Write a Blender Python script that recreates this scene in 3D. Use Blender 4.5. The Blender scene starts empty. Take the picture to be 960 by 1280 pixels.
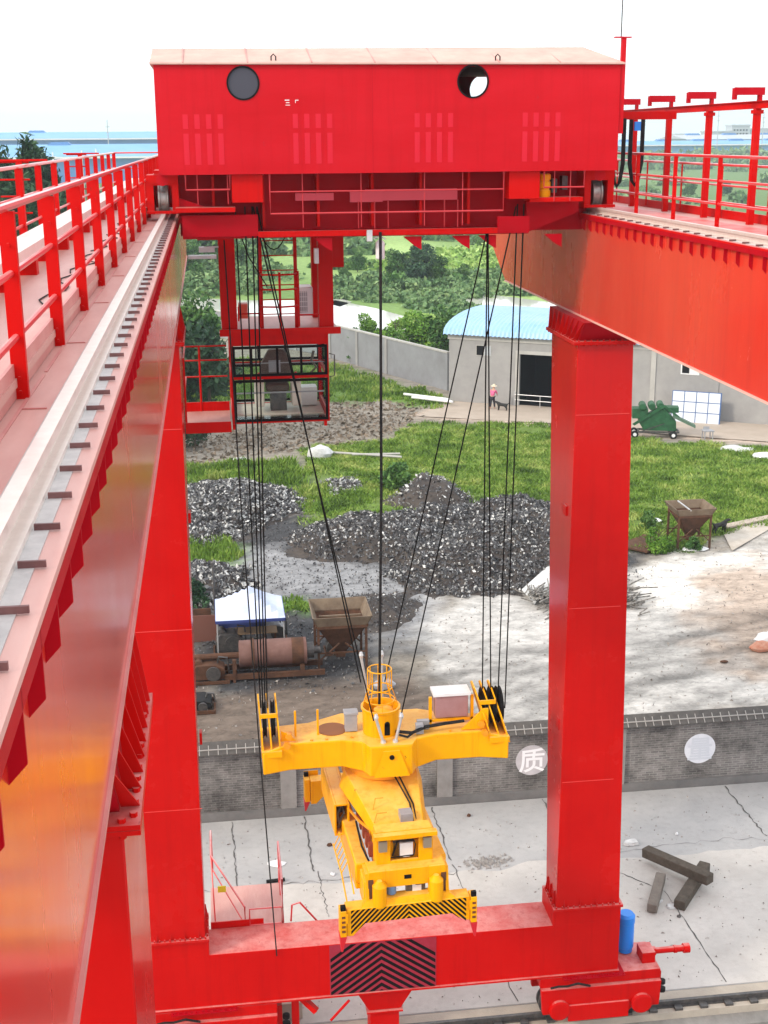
import bpy, bmesh, math, random
import numpy as np
from mathutils import Vector, Matrix
from math import radians as R, pi, sin, cos
random.seed(7); rng = np.random.default_rng(7)
S = bpy.context.scene
COL = S.collection
# ------------------------------------------------------------------ camera, sky, sun, exposure
PX, PY, PR, FPX = 0.28076582, 0.13065639, -0.00770107, 1620.0
fw = Vector((sin(PY)*cos(PX), cos(PY)*cos(PX), -sin(PX)))
r0 = Vector((cos(PY), -sin(PY), 0)); u0 = r0.cross(fw)
rr = cos(PR)*r0 + sin(PR)*u0; uu = -sin(PR)*r0 + cos(PR)*u0
cd = bpy.data.cameras.new('camera'); cam = bpy.data.objects.new('camera', cd); COL.objects.link(cam)
cam.matrix_world = Matrix(((rr.x, uu.x, -fw.x, 0), (rr.y, uu.y, -fw.y, 0), (rr.z, uu.z, -fw.z, 0), (0, 0, 0, 1)))
cd.sensor_fit = 'VERTICAL'; cd.sensor_height = 36; cd.lens = FPX/1280*36; cd.clip_end = 6000; cd.clip_start = .05
S.camera = cam
SUN_EL, SUN_AZ = 34, 243      # sun behind and to the left of the camera
w = bpy.data.worlds.new('World'); S.world = w; w.use_nodes = True
nt = w.node_tree; bg = nt.nodes['Background']
sky = nt.nodes.new('ShaderNodeTexSky'); sky.sky_type = 'NISHITA'; sky.sun_disc = False
sky.sun_elevation = R(SUN_EL); sky.sun_rotation = R(SUN_AZ); sky.air_density = 1; sky.dust_density = 6; sky.ozone_density = .6
mx = nt.nodes.new('ShaderNodeMix'); mx.data_type = 'RGBA'; mx.inputs[0].default_value = .86
nt.links.new(sky.outputs[0], mx.inputs[6]); mx.inputs[7].default_value = (9.6, 9.8, 10.2, 1)   # overcast cloud deck
nt.links.new(mx.outputs[2], bg.inputs[0]); bg.inputs[1].default_value = .15
sd = bpy.data.lights.new('sun', 'SUN'); sun = bpy.data.objects.new('sun', sd); COL.objects.link(sun)
sd.energy = 1.9; sd.angle = R(9); sd.color = (1, .9, .76)
az = R(SUN_AZ)
sdir = Vector((sin(az)*cos(R(SUN_EL)), cos(az)*cos(R(SUN_EL)), sin(R(SUN_EL))))
sun.rotation_euler = sdir.to_track_quat('Z', 'Y').to_euler()
vs = S.view_settings; vs.view_transform = 'Standard'; vs.look = 'None'; vs.gamma = 1; vs.exposure = .3; vs.use_curve_mapping = False
S.cycles.volume_bounces = 1; S.cycles.volume_step_rate = 10
G = -19.25        # level of the ground; the camera is at the origin

def ray(px, py): return fw + rr*((px-480)/FPX) - uu*((py-640)/FPX)
def gp(px, py, z=G):
    d = ray(px, py); return d*(z/d.z)
def yp(px, py, y):
    d = ray(px, py); return d*(y/d.y)

# ------------------------------------------------------------------ materials
MATS = {}
def mat(name, col, rough=.5, metal=0, spec=.5, n1=None, n1s=3, n1a=.5, bump=0, bs=20, coat=0, stretch=None, dust_sheen=None, rlo=None, wear=None, streak=None, cr_=.08):
    if name in MATS: return MATS[name]
    m = bpy.data.materials.new(name); MATS[name] = m; m.use_nodes = True
    t = m.node_tree; b = t.nodes['Principled BSDF']
    b.inputs['Base Color'].default_value = (*col, 1); b.inputs['Roughness'].default_value = rough
    b.inputs['Metallic'].default_value = metal; b.inputs['Specular IOR Level'].default_value = spec
    b.inputs['Coat Weight'].default_value = coat; b.inputs['Coat Roughness'].default_value = cr_
    tc = t.nodes.new('ShaderNodeTexCoord'); mp = t.nodes.new('ShaderNodeMapping')
    geo = t.nodes.new('ShaderNodeNewGeometry')
    t.links.new(geo.outputs['Position'], mp.inputs[0])
    if stretch: mp.inputs['Scale'].default_value = stretch
    cur = None
    if n1:
        nz = t.nodes.new('ShaderNodeTexNoise'); nz.inputs['Scale'].default_value = n1s; nz.inputs['Detail'].default_value = 7
        nz.inputs['Roughness'].default_value = .65
        t.links.new(mp.outputs[0], nz.inputs[0])
        cr = t.nodes.new('ShaderNodeValToRGB'); cr.color_ramp.elements[0].position = .5-.28*n1a-.05; cr.color_ramp.elements[1].position = .5+.28*n1a+.05
        t.links.new(nz.outputs[0], cr.inputs[0])
        mc = t.nodes.new('ShaderNodeMix'); mc.data_type = 'RGBA'
        t.links.new(cr.outputs[0], mc.inputs[0]); mc.inputs[6].default_value = (*col, 1); mc.inputs[7].default_value = (*n1, 1)
        cur = mc.outputs[2]
        if rlo is not None:
            mr = t.nodes.new('ShaderNodeMapRange'); t.links.new(nz.outputs[0], mr.inputs[0])
            mr.inputs[1].default_value = .3; mr.inputs[2].default_value = .7; mr.inputs[3].default_value = rlo; mr.inputs[4].default_value = rough
            t.links.new(mr.outputs[0], b.inputs['Roughness'])
    if dust_sheen:      # dusty film and sky sheen, both painted pale on upward faces
        sp = t.nodes.new('ShaderNodeSeparateXYZ'); t.links.new(geo.outputs['Normal'], sp.inputs[0])
        n2 = t.nodes.new('ShaderNodeTexNoise'); n2.inputs['Scale'].default_value = 1.7; n2.inputs['Detail'].default_value = 8; n2.inputs['Roughness'].default_value = .7
        t.links.new(geo.outputs['Position'], n2.inputs[0])
        ad = t.nodes.new('ShaderNodeMath'); ad.operation = 'MULTIPLY_ADD'; ad.inputs[1].default_value = 1.2; ad.inputs[2].default_value = -.22
        t.links.new(n2.outputs[0], ad.inputs[0])
        r2 = t.nodes.new('ShaderNodeMapRange'); t.links.new(sp.outputs[2], r2.inputs[0]); r2.inputs[1].default_value = .75; r2.inputs[2].default_value = .95
        mu = t.nodes.new('ShaderNodeMath'); mu.operation = 'MULTIPLY'; mu.use_clamp = True
        t.links.new(r2.outputs[0], mu.inputs[0]); t.links.new(ad.outputs[0], mu.inputs[1])
        md = t.nodes.new('ShaderNodeMix'); md.data_type = 'RGBA'; t.links.new(mu.outputs[0], md.inputs[0])
        if cur: t.links.new(cur, md.inputs[6])
        else: md.inputs[6].default_value = (*col, 1)
        md.inputs[7].default_value = (*dust_sheen, 1); cur = md.outputs[2]
    def layer(cur, col2, sc, lo, hi, amt, scl=(1, 1, 1)):
        m2 = t.nodes.new('ShaderNodeMapping'); m2.inputs['Scale'].default_value = scl; t.links.new(geo.outputs['Position'], m2.inputs[0])
        n3 = t.nodes.new('ShaderNodeTexNoise'); n3.inputs['Scale'].default_value = sc; n3.inputs['Detail'].default_value = 9; n3.inputs['Roughness'].default_value = .7
        t.links.new(m2.outputs[0], n3.inputs[0]); r3 = t.nodes.new('ShaderNodeMapRange'); t.links.new(n3.outputs[0], r3.inputs[0])
        r3.inputs[1].default_value = lo; r3.inputs[2].default_value = hi; r3.inputs[3].default_value = 0; r3.inputs[4].default_value = amt
        m3 = t.nodes.new('ShaderNodeMix'); m3.data_type = 'RGBA'; t.links.new(r3.outputs[0], m3.inputs[0])
        if cur: t.links.new(cur, m3.inputs[6])
        else: m3.inputs[6].default_value = (*col, 1)
        m3.inputs[7].default_value = (*col2, 1); return m3.outputs[2]
    if streak: cur = layer(cur, streak, 1.0, .5, .72, .55, (5, 5, .3))
    if wear: cur = layer(cur, wear, 5.5, .66, .7, .75)
    if cur: t.links.new(cur, b.inputs['Base Color'])
    if bump:
        nb = t.nodes.new('ShaderNodeTexNoise'); nb.inputs['Scale'].default_value = bs; nb.inputs['Detail'].default_value = 5
        t.links.new(mp.outputs[0], nb.inputs[0])
        bp = t.nodes.new('ShaderNodeBump'); bp.inputs['Strength'].default_value = bump; bp.inputs['Distance'].default_value = .03
        t.links.new(nb.outputs[0], bp.inputs['Height']); t.links.new(bp.outputs[0], b.inputs['Normal'])
    return m
PINK = (.78, .5, .46)
red = mat('red_paint', (.5, .001, .001), .45, n1=(.6, .005, .003), n1s=.7, n1a=.9, dust_sheen=PINK, streak=(.4, .002, .002), wear=(.25, .03, .02), spec=.1, bump=.03, bs=2.2)
redgl = mat('gloss_red_paint', (.48, .001, .001), .3, n1=(.58, .005, .003), n1s=.9, n1a=.9, coat=.12, spec=.12, streak=(.42, .003, .002), wear=(.3, .04, .03), bump=.06, bs=2.5, dust_sheen=PINK, rlo=.2)
redgird = mat('girder_web_paint', (.6, .016, .008), .34, n1=(.74, .06, .03), n1s=.45, n1a=.9, coat=.5, cr_=.12, spec=.3, stretch=(1, 1, .4), streak=(.5, .03, .02), bump=.05, bs=1.6, rlo=.16)
redold = mat('faded_red_house_paint', (.46, .0015, .006), .5, n1=(.58, .008, .018), n1s=.8, n1a=1, dust_sheen=PINK, spec=.12, stretch=(.5, 1, 2), bump=.14, bs=1.0, streak=(.4, .002, .006), wear=(.42, .02, .03))
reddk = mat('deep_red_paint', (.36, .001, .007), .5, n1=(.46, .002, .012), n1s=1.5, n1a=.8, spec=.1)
deck = mat('dusty_sky_sheen_deck', (.5, .22, .19), .5, n1=(.66, .4, .35), n1s=1.3, n1a=.9, stretch=(3, .7, 1), spec=.5, bump=.05, bs=8)  # pale pink holds a dusty film and the sky's grazing gloss as colour
kerbm = mat('weathered_pink_paint', (.5, .16, .15), .5, n1=(.62, .3, .27), n1s=2, n1a=.7)
railpaint = mat('sunfaded_red_pipe', (.66, .03, .035), .3, dust_sheen=(.9, .72, .68), spec=.7, coat=.4)
steel = mat('rail_steel', (.66, .58, .52), .35, .35, n1=(.8, .72, .66), n1s=12, n1a=.8)
steeldk = mat('dark_steel', (.06, .06, .065), .45, .5, n1=(.14, .13, .12), n1s=8)
galv = mat('galvanised', (.5, .51, .52), .4, .5, n1=(.66, .66, .66), n1s=6)
yel = mat('yellow_paint', (.84, .35, .0005), .38, n1=(.9, .43, .001), n1s=1.5, n1a=.8, dust_sheen=(.95, .66, .2), streak=(.6, .19, .002), wear=(.14, .06, .015), coat=.05, spec=.15)
yeldk = mat('yellow_paint_aged', (.72, .24, .004), .45, n1=(.82, .34, .01), n1s=4)
black = mat('black_rubber', (.006, .006, .007), .6, spec=.15, n1=(.03, .03, .03), n1s=14)
blackpt = mat('black_paint', (.006, .006, .007), .6, spec=.12)
rope = mat('greased_wire_rope', (.006, .006, .006), .7, spec=.1)
white = mat('white_paint', (.78, .79, .8), .4, n1=(.7, .7, .7), n1s=5)
roofm = mat('beige_roof_sheet', (.5, .3, .25), .7, n1=(.62, .42, .35), n1s=2)
greyp = mat('grey_cabinet', (.28, .29, .31), .45, n1=(.36, .36, .38), n1s=5)
mauve = mat('mauve_cabinet', (.34, .17, .17), .4, n1=(.4, .22, .22), n1s=5)
blue = mat('blue_motor_paint', (.01, .22, .75), .35)
redtip = mat('red_tip', (.6, .01, .02), .4)
dkint = mat('dark_interior', (.012, .012, .013), .8, spec=.05)  # near-black colour stands in for the shade inside openings
portm = mat('porthole_panel', (.06, .063, .08), .35, spec=.2)
seatm = mat('worn_brown_vinyl', (.07, .045, .035), .5, n1=(.12, .08, .06), n1s=8)
cabin = mat('cab_lining', (.62, .58, .5), .6, n1=(.75, .7, .62), n1s=4)
rust = mat('rust', (.045, .026, .018), .85, n1=(.15, .07, .04), n1s=3, n1a=.9, bump=.3, bs=12, spec=.2)
rustlt = mat('rusted_sheet', (.12, .085, .06), .8, n1=(.26, .2, .14), n1s=2.5, n1a=.9, bump=.2, bs=10, spec=.2)
drumm = mat('rusty_drum', (.1, .045, .035), .7, n1=(.22, .12, .1), n1s=2.2, n1a=.9, stretch=(1, 1, 1), spec=.3)
grnm = mat('green_machine_paint', (.006, .05, .018), .5, n1=(.025, .13, .05), n1s=4)
tentm = mat('blue_white_canopy', (.42, .5, .75), .6, n1=(.7, .74, .82), n1s=.9, n1a=.9)
tentdk = mat('navy_canopy_skirt', (.03, .05, .2), .6)
wood = mat('weathered_sleeper_wood', (.055, .045, .035), .85, n1=(.12, .1, .08), n1s=7, n1a=.8, stretch=(1, 1, 1), bump=.4, bs=25, spec=.2)
conc = mat('concrete_wall_face', (.3, .29, .27), .9, n1=(.14, .135, .125), n1s=1.2, n1a=.8, stretch=(2, 1, .5), bump=.2)
plaster = mat('grey_render', (.38, .37, .36), .9, n1=(.27, .265, .26), n1s=.7, n1a=.8, bump=.15, spec=.2)
plasterlt = mat('pale_render_trim', (.48, .47, .44), .9, n1=(.38, .37, .35), n1s=1, spec=.2)
slabm = mat('pale_concrete_slab', (.5, .42, .35), .85, n1=(.36, .3, .24), n1s=.6, n1a=.9, spec=.2)
rag = mat('white_plastic_rag', (.7, .71, .7), .6, n1=(.45, .45, .44), n1s=5)
teal = mat('teal_bag', (.01, .5, .48), .5)
brickred = mat('red_brick_rubble', (.4, .13, .07), .9, n1=(.5, .28, .2), n1s=6)
bluepan = mat('blue_panel_frame', (.05, .12, .3), .5)
whitepan = mat('white_panel_fill', (.72, .76, .82), .45, n1=(.62, .68, .78), n1s=2)
pinkc = mat('pink_cloth', (.65, .12, .25), .8); skin = mat('skin', (.5, .28, .2), .6); hatm = mat('straw_hat', (.75, .65, .5), .8)
trous = mat('dark_trousers', (.02, .02, .03), .8); fur = mat('black_fur', (.012, .011, .01), .7)
bark = mat('bark', (.09, .065, .045), .9, n1=(.05, .04, .03), n1s=8)
bluebld = mat('pale_blue_cladding', (.04, .17, .45), .6, n1=(.07, .22, .5), n1s=.05)
bluebld2 = mat('light_blue_roofing', (.1, .32, .58), .6, n1=(.16, .38, .62), n1s=.05)
greybld = mat('pale_grey_block', (.42, .45, .48), .7)

def glassmat():
    m = bpy.data.materials.new('window_glass'); m.use_nodes = True; t = m.node_tree
    b = t.nodes['Principled BSDF']; out = t.nodes['Material Output']
    tr = t.nodes.new('ShaderNodeBsdfTransparent'); tr.inputs[0].default_value = (.94, .97, .96, 1)
    gl = t.nodes.new('ShaderNodeBsdfGlossy'); gl.inputs['Roughness'].default_value = .02
    fr = t.nodes.new('ShaderNodeFresnel'); fr.inputs[0].default_value = 1.14
    ms = t.nodes.new('ShaderNodeMixShader'); t.links.new(fr.outputs[0], ms.inputs[0])
    t.links.new(tr.outputs[0], ms.inputs[1]); t.links.new(gl.outputs[0], ms.inputs[2]); t.links.new(ms.outputs[0], out.inputs[0])
    t.nodes.remove(b); return m
glass = glassmat()

def leafmat(name, c1, c2, c3):
    m = bpy.data.materials.new(name); m.use_nodes = True; t = m.node_tree; b = t.nodes['Principled BSDF']
    geo = t.nodes.new('ShaderNodeNewGeometry'); cr = t.nodes.new('ShaderNodeValToRGB'); e = cr.color_ramp.elements
    e[0].color = (*c1, 1); e[1].color = (*c3, 1); x = e.new(.5); x.color = (*c2, 1)
    nz = t.nodes.new('ShaderNodeTexNoise'); nz.inputs['Scale'].default_value = .55; nz.inputs['Detail'].default_value = 3
    t.links.new(geo.outputs['Position'], nz.inputs[0])
    ma = t.nodes.new('ShaderNodeMath'); ma.operation = 'MULTIPLY_ADD'; ma.inputs[1].default_value = .45
    mb_ = t.nodes.new('ShaderNodeMath'); mb_.operation = 'MULTIPLY_ADD'; mb_.inputs[1].default_value = 2.2; mb_.inputs[2].default_value = -.8
    t.links.new(nz.outputs[0], mb_.inputs[0]); t.links.new(geo.outputs['Random Per Island'], ma.inputs[0]); t.links.new(mb_.outputs[0], ma.inputs[2])
    t.links.new(ma.outputs[0], cr.inputs[0]); t.links.new(cr.outputs[0], b.inputs['Base Color'])
    b.inputs['Roughness'].default_value = .6; b.inputs['Specular IOR Level'].default_value = .25
    return m
leafA = leafmat('bright_leaves', (.04, .11, .012), (.1, .23, .02), (.22, .38, .05))
leafB = leafmat('mid_leaves', (.02, .065, .018), (.055, .14, .03), (.14, .26, .06))
leafD = leafmat('hazed_far_leaves', (.06, .13, .05), (.12, .22, .08), (.24, .34, .14))  # lighter, greyer greens: distance haze put into the leaf colour
leafC = leafmat('dark_leaves', (.012, .04, .022), (.03, .08, .035), (.07, .14, .06))
grassm = leafmat('grass_blades', (.05, .1, .014), (.15, .27, .03), (.38, .44, .12))
grassdry = leafmat('pale_field_grass', (.13, .26, .05), (.26, .42, .09), (.42, .55, .18))

# ------------------------------------------------------------------ mesh helpers
ORG = {}          # object -> world origin matrix of its thing
class M:
    def __init__(s): s.v = []; s.f = []
    def add(s, vs, fs):
        n = len(s.v); s.v += [tuple(p) for p in vs]; s.f += [tuple(i+n for i in f) for f in fs]; return s
    def box(s, x0, x1, y0, y1, z0, z1):
        if x0 > x1: x0, x1 = x1, x0
        if y0 > y1: y0, y1 = y1, y0
        if z0 > z1: z0, z1 = z1, z0
        return s.add([(x0,y0,z0),(x1,y0,z0),(x1,y1,z0),(x0,y1,z0),(x0,y0,z1),(x1,y0,z1),(x1,y1,z1),(x0,y1,z1)],
                     [(0,3,2,1),(4,5,6,7),(0,1,5,4),(1,2,6,5),(2,3,7,6),(3,0,4,7)])
    def hexa(s, p): return s.add(p, [(0,3,2,1),(4,5,6,7),(0,1,5,4),(1,2,6,5),(2,3,7,6),(3,0,4,7)])
    def beam(s, p, q, w_, h_, up=(0,0,1)):
        p = Vector(p); q = Vector(q); d = (q-p).normalized(); u = Vector(up)
        if abs(d.dot(u)) > .98: u = Vector((0,1,0))
        a = d.cross(u).normalized()*w_/2; b = a.cross(d).normalized()*h_/2
        return s.hexa([p-a-b, p+a-b, q+a-b, q-a-b, p-a+b, p+a+b, q+a+b, q-a+b])
    def tube(s, pts, r, n=8, r2=None):
        pts = [Vector(p) for p in pts]; rings = []
        for i, p in enumerate(pts):
            d = (pts[min(i+1, len(pts)-1)]-pts[max(i-1, 0)]).normalized()
            u = Vector((0,0,1)) if abs(d.z) < .95 else Vector((0,1,0))
            a = d.cross(u).normalized(); b = a.cross(d)
            ri = r if r2 is None else r+(r2-r)*i/(len(pts)-1)
            rings.append([p+a*ri*cos(2*pi*k/n)+b*ri*sin(2*pi*k/n) for k in range(n)])
        v = [q for g in rings for q in g]; f = []
        for i in range(len(pts)-1):
            for k in range(n): f.append((i*n+k, i*n+(k+1)%n, (i+1)*n+(k+1)%n, (i+1)*n+k))
        f.append(tuple(range(n-1, -1, -1))); f.append(tuple((len(pts)-1)*n+k for k in range(n)))
        return s.add(v, f)
    def prism(s, poly, ax, a, b):
        """extrude a 2-D polygon along axis ax (0,1,2) from a to b"""
        def P(u, v_, t):
            return {0: (t, u, v_), 1: (u, t, v_), 2: (u, v_, t)}[ax]
        n = len(poly)
        return s.add([P(*p, a) for p in poly]+[P(*p, b) for p in poly],
                     [tuple(range(n)), tuple(range(2*n-1, n-1, -1))]+[(k, k+n, (k+1)%n+n, (k+1)%n) for k in range(n)])
    def lathe(s, c, prof, n=20, ax=2):
        """prof: (r, h) pairs round an axis through c"""
        v = []; 
        for r_, h in prof:
            for k in range(n):
                a, b = r_*cos(2*pi*k/n), r_*sin(2*pi*k/n)
                v.append({2: (c[0]+a, c[1]+b, c[2]+h), 1: (c[0]+a, c[1]+h, c[2]+b), 0: (c[0]+h, c[1]+a, c[2]+b)}[ax])
        f = [(i*n+k, i*n+(k+1)%n, (i+1)*n+(k+1)%n, (i+1)*n+k) for i in range(len(prof)-1) for k in range(n)]
        f += [tuple(range(n)), tuple((len(prof)-1)*n+k for k in range(n))]
        return s.add(v, f)
    def bolts(s, pts, r=.018, h=.02, ax=2):
        for p in pts: s.lathe(p, [(r, 0), (r, h)], 6, ax)
        return s
def finish(me, smooth=False):
    bm = bmesh.new(); bm.from_mesh(me); bmesh.ops.recalc_face_normals(bm, faces=bm.faces); bm.to_mesh(me); bm.free()
def tag(o, label=None, cat=None, group=None, kind=None):
    if label: o['label'] = label
    if cat: o['category'] = cat
    if group: o['group'] = group
    if kind: o['kind'] = kind
    return o
def thing(name, loc, label, cat, group=None, rz=0):
    o = bpy.data.objects.new(name, None); COL.objects.link(o); o.location = loc; o.rotation_euler = (0, 0, rz)
    o.empty_display_size = .3
    ORG[o.name] = Matrix.Translation(loc) @ Matrix.Rotation(rz, 4, 'Z')
    return tag(o, label, cat, group)
def obj(name, m, material, parent=None, local=False, bevel=0, smooth=False, label=None, loc=None):
    """links the mesh; world coordinates unless local. loc = origin for a top-level mesh"""
    me = bpy.data.meshes.new(name)
    if parent is not None:
        if not local:
            inv = ORG[parent.name].inverted(); vs_ = [inv @ Vector(p) for p in m.v]
        else: vs_ = m.v
        mw = ORG[parent.name]
    else:
        l = Vector(loc) if loc is not None else Vector((0, 0, 0))
        vs_ = m.v if local else [Vector(p)-l for p in m.v]
        mw = Matrix.Translation(l)
    me.from_pydata([tuple(p) for p in vs_], [], m.f); finish(me)
    me.materials.append(material)
    o = bpy.data.objects.new(name, me); COL.objects.link(o)
    if parent is not None: o.parent = parent
    else: o.location = l
    ORG[o.name] = mw
    if smooth or bevel:
        me.polygons.foreach_set('use_smooth', [True]*len(me.polygons))
        if hasattr(me, 'set_sharp_from_angle'): me.set_sharp_from_angle(angle=R(35))
    if bevel:
        b = o.modifiers.new('bevel', 'BEVEL'); b.width = bevel; b.segments = 2; b.limit_method = 'ANGLE'; b.angle_limit = R(40)
    if label: o['label'] = label
    return o
def copy_tree(o, parent=None):
    c = o.copy(); COL.objects.link(c); c.parent = parent
    ORG[c.name] = ORG[o.name]
    for ch in list(o.children): copy_tree(ch, c)
    return c
def rawmesh(name, verts, faces_q, material):
    verts = np.asarray(verts, np.float32); fq = np.asarray(faces_q, np.int32)
    me = bpy.data.meshes.new(name); k = fq.shape[1]
    me.vertices.add(len(verts)); me.vertices.foreach_set('co', verts.ravel())
    me.loops.add(fq.size); me.loops.foreach_set('vertex_index', fq.ravel())
    me.polygons.add(len(fq)); me.polygons.foreach_set('loop_start', np.arange(0, fq.size, k, dtype=np.int32))
    me.update(calc_edges=True); me.materials.append(material); return me
def meshobj(name, me, parent=None, loc=(0,0,0)):
    o = bpy.data.objects.new(name, me); COL.objects.link(o); o.location = loc
    if parent is not None: o.parent = parent
    ORG[o.name] = Matrix.Translation(loc) if parent is None else ORG[parent.name]
    return o
def quads(cen, size, flat=.0, aspect=.5):
    """randomly turned leaf quads at centres cen (n,3)"""
    n = len(cen); a = rng.normal(size=(n, 3)); a[:, 2] *= (1-flat); a /= np.linalg.norm(a, axis=1)[:, None]
    b = rng.normal(size=(n, 3)); b -= a*(a*b).sum(1)[:, None]; b /= np.linalg.norm(b, axis=1)[:, None]
    sz = (size*rng.uniform(.6, 1.3, n))[:, None] if np.isscalar(size) else (size*rng.uniform(.6, 1.3, n))[:, None]
    a = a*sz; b = b*sz*aspect
    v = np.stack([cen-a, cen-b*1.0, cen+a, cen+b], 1).reshape(-1, 3)
    return v, np.arange(n*4).reshape(-1, 4)
def blades(base, h, wd, lean=.35):
    """grass blades: quads standing on base points"""
    n = len(base); ang = rng.uniform(0, 2*pi, n); hh = h*rng.uniform(.5, 1.3, n)
    dx = np.stack([np.cos(ang), np.sin(ang), np.zeros(n)], 1)*wd/2
    tip = base+np.stack([rng.normal(0, lean, n)*hh, rng.normal(0, lean, n)*hh, hh], 1)
    mid = (base+tip)/2+np.array([0, 0, .1])*hh[:, None]
    v = np.stack([base-dx, base+dx, mid+dx*.8, tip], 1).reshape(-1, 3)
    return v, np.arange(n*4).reshape(-1, 4)
def struct(name, m, material, **k):
    o = obj(name, m, material, **k); o['kind'] = 'structure'; return o
#@@GROUND
# ------------------------------------------------------------------ ground
def snoise(x, y, sc, seed, oct_=4):
    r_ = np.random.default_rng(seed); out = 0
    for o in range(oct_):
        for k in range(4):
            a = r_.uniform(0, 2*pi); p = r_.uniform(0, 2*pi); f = 2*pi/sc*2**o*r_.uniform(.7, 1.4)
            out = out+np.sin((x*cos(a)+y*sin(a))*f+p+1.3*np.sin((y*cos(a)-x*sin(a))*f*.7+p*2))/2**o/4
    return out
def inpoly(x, y, poly):
    c = np.zeros(x.shape, bool); n = len(poly)
    for i in range(n):
        x1, y1 = poly[i]; x2, y2 = poly[(i+1) % n]
        if y1 == y2: continue
        c ^= ((y1 > y) != (y2 > y)) & (x < (x2-x1)*(y-y1)/(y2-y1)+x1)
    return c
def PG(*px): return [tuple(gp(*p))[:2] for p in px]
def mask(x, y, poly, wob=1.2, sc=5, seed=1, soft=.5):
    out = 0
    for k in range(4):
        jx = snoise(x, y, sc, seed+k//2)*wob+(k % 2-.5)*soft; jy = snoise(y, x, sc, seed+9+k//2)*wob+(k//2-.5)*soft
        out = out+inpoly(x+jx, y+jy, poly)
    return out/4
P_grass = PG((395,600),(380,560),(480,552),(520,530),(690,532),(800,552),(960,560),(1150,570),(1150,640),(960,652),(905,664),(860,690),(800,690),(700,655),(640,637),(560,632),(470,655),(400,668),(370,640))
P_grass2 = PG((418,455),(560,497),(556,508),(515,512),(500,504),(418,502),(300,500),(200,540),(40,520),(100,440))
P_grass3 = PG((225,582),(330,575),(400,590),(400,640),(350,625),(300,604),(225,606))
P_grass4 = PG((225,665),(285,672),(300,700),(262,725),(225,735))
P_grass5 = PG((350,745),(385,750),(388,765),(352,768))
P_slag = PG((225,600),(330,600),(385,655),(470,650),(560,630),(700,635),(812,700),(790,735),(690,740),(600,745),(520,745),(470,800),(470,850),(420,870),(225,870),(225,740),(290,720),(300,690),(225,690))
P_gravel = PG((235,700),(300,680),(380,690),(440,700),(505,712),(520,740),(560,760),(480,830),(470,770),(380,745),(300,745),(235,740))
P_pale = PG((560,750),(640,740),(800,760),(820,695),(900,690),(960,670),(1200,650),(1300,900),(960,880),(780,905),(640,915),(560,850),(520,790))
P_pale2 = PG((800,705),(960,690),(1100,700),(960,760),(800,760))
P_brown = PG((225,870),(330,860),(480,845),(600,870),(560,930),(225,950),(150,950),(150,870))
P_tan = PG((880,720),(960,700),(1200,720),(1200,860),(960,850),(880,830))
P_apron = PG((512,521),(560,501),(690,505),(790,520),(960,530),(1200,545),(1200,570),(960,556),(870,550),(800,545),(690,533),(560,525))
xs = np.concatenate([-60-np.geomspace(2500, 2, 26), np.arange(-60, 90, .45), 90+np.geomspace(2, 2500, 26)])
ys = np.concatenate([np.arange(24.3, 130, .4), 130+np.geomspace(1, 4500, 60)])
X, Y = np.meshgrid(xs, ys); Z = np.full(X.shape, G, float)
Z += np.where((Y > 36) & (Y < 200), .05*snoise(X, Y, 6, 3), 0)*np.clip((Y-36)/5, 0, 1)
C = np.zeros(X.shape+(3,)); base = np.array([.27, .24, .2])
C[:] = base; t = snoise(X, Y, 30, 5)[..., None]; C += t*.04
far = np.clip((Y-128)/12, 0, 1)[..., None]
fld = np.array([.24, .36, .11])+.11*snoise(X, Y/3, 60, 11)[..., None]*np.array([1, 1.2, .5])
C = C*(1-far)+fld*far
side = np.clip((np.abs(X-20)-45)/10, 0, 1)[..., None]
C = C*(1-side)+np.array([.12, .2, .06])*side
for poly, col, wob, sc, sd_ in ((P_grass2, (.12,.2,.04), 1.5, 7, 20), (P_grass3, (.08,.13,.035), 1.2, 5, 21), (P_grass, (.13,.2,.04), .9, 5, 22),
        (P_slag, (.06,.06,.063), 1, 4, 23), (P_gravel, (.27,.27,.275), 1.2, 4, 24), (P_brown, (.16,.125,.1), .9, 4, 25), (P_pale, (.5,.48,.45), 1.1, 5, 26),
        (P_pale2, (.7,.67,.62), 1.2, 5, 27), (P_tan, (.46,.37,.3), 1.5, 6, 28), (P_grass4, (.12,.23,.04), .7, 3, 29), (P_grass5, (.12,.24,.04), .5, 3, 30), (P_apron, (.5,.4,.32), .3, 5, 31)):
    k = mask(X, Y, poly, wob, sc, sd_)[..., None]; C = C*(1-k)+np.array(col)*k
# wheel ruts curving over the dirt yard
for cx, cy, rad in ((24, 20, 27), (26, 16, 30.5), (30, 22, 25), (-4, 22, 27), (12, 70, 26)):
    d = np.abs(np.hypot(X-cx, Y-cy)-rad-snoise(X, Y, 14, 40)*.5)
    for off in (0, 1.9):
        k = np.exp(-((d-off)/.3)**2)*((Y > 35.5) & (Y < 54))*.3; C *= (1-k)[..., None]; Z -= k*.12
C = np.clip(C, .01, .9)
ny, nx = X.shape; idx = np.arange(nx*ny).reshape(ny, nx)
fq = np.stack([idx[:-1, :-1], idx[:-1, 1:], idx[1:, 1:], idx[1:, :-1]], -1).reshape(-1, 4)
gm = bpy.data.materials.new('ground'); gm.use_nodes = True; t = gm.node_tree; b = t.nodes['Principled BSDF']
at = t.nodes.new('ShaderNodeAttribute'); at.attribute_name = 'soil'
geo = t.nodes.new('ShaderNodeNewGeometry'); nz = t.nodes.new('ShaderNodeTexNoise'); nz.inputs['Scale'].default_value = 1.1; nz.inputs['Detail'].default_value = 12; nz.inputs['Roughness'].default_value = .8
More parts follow.
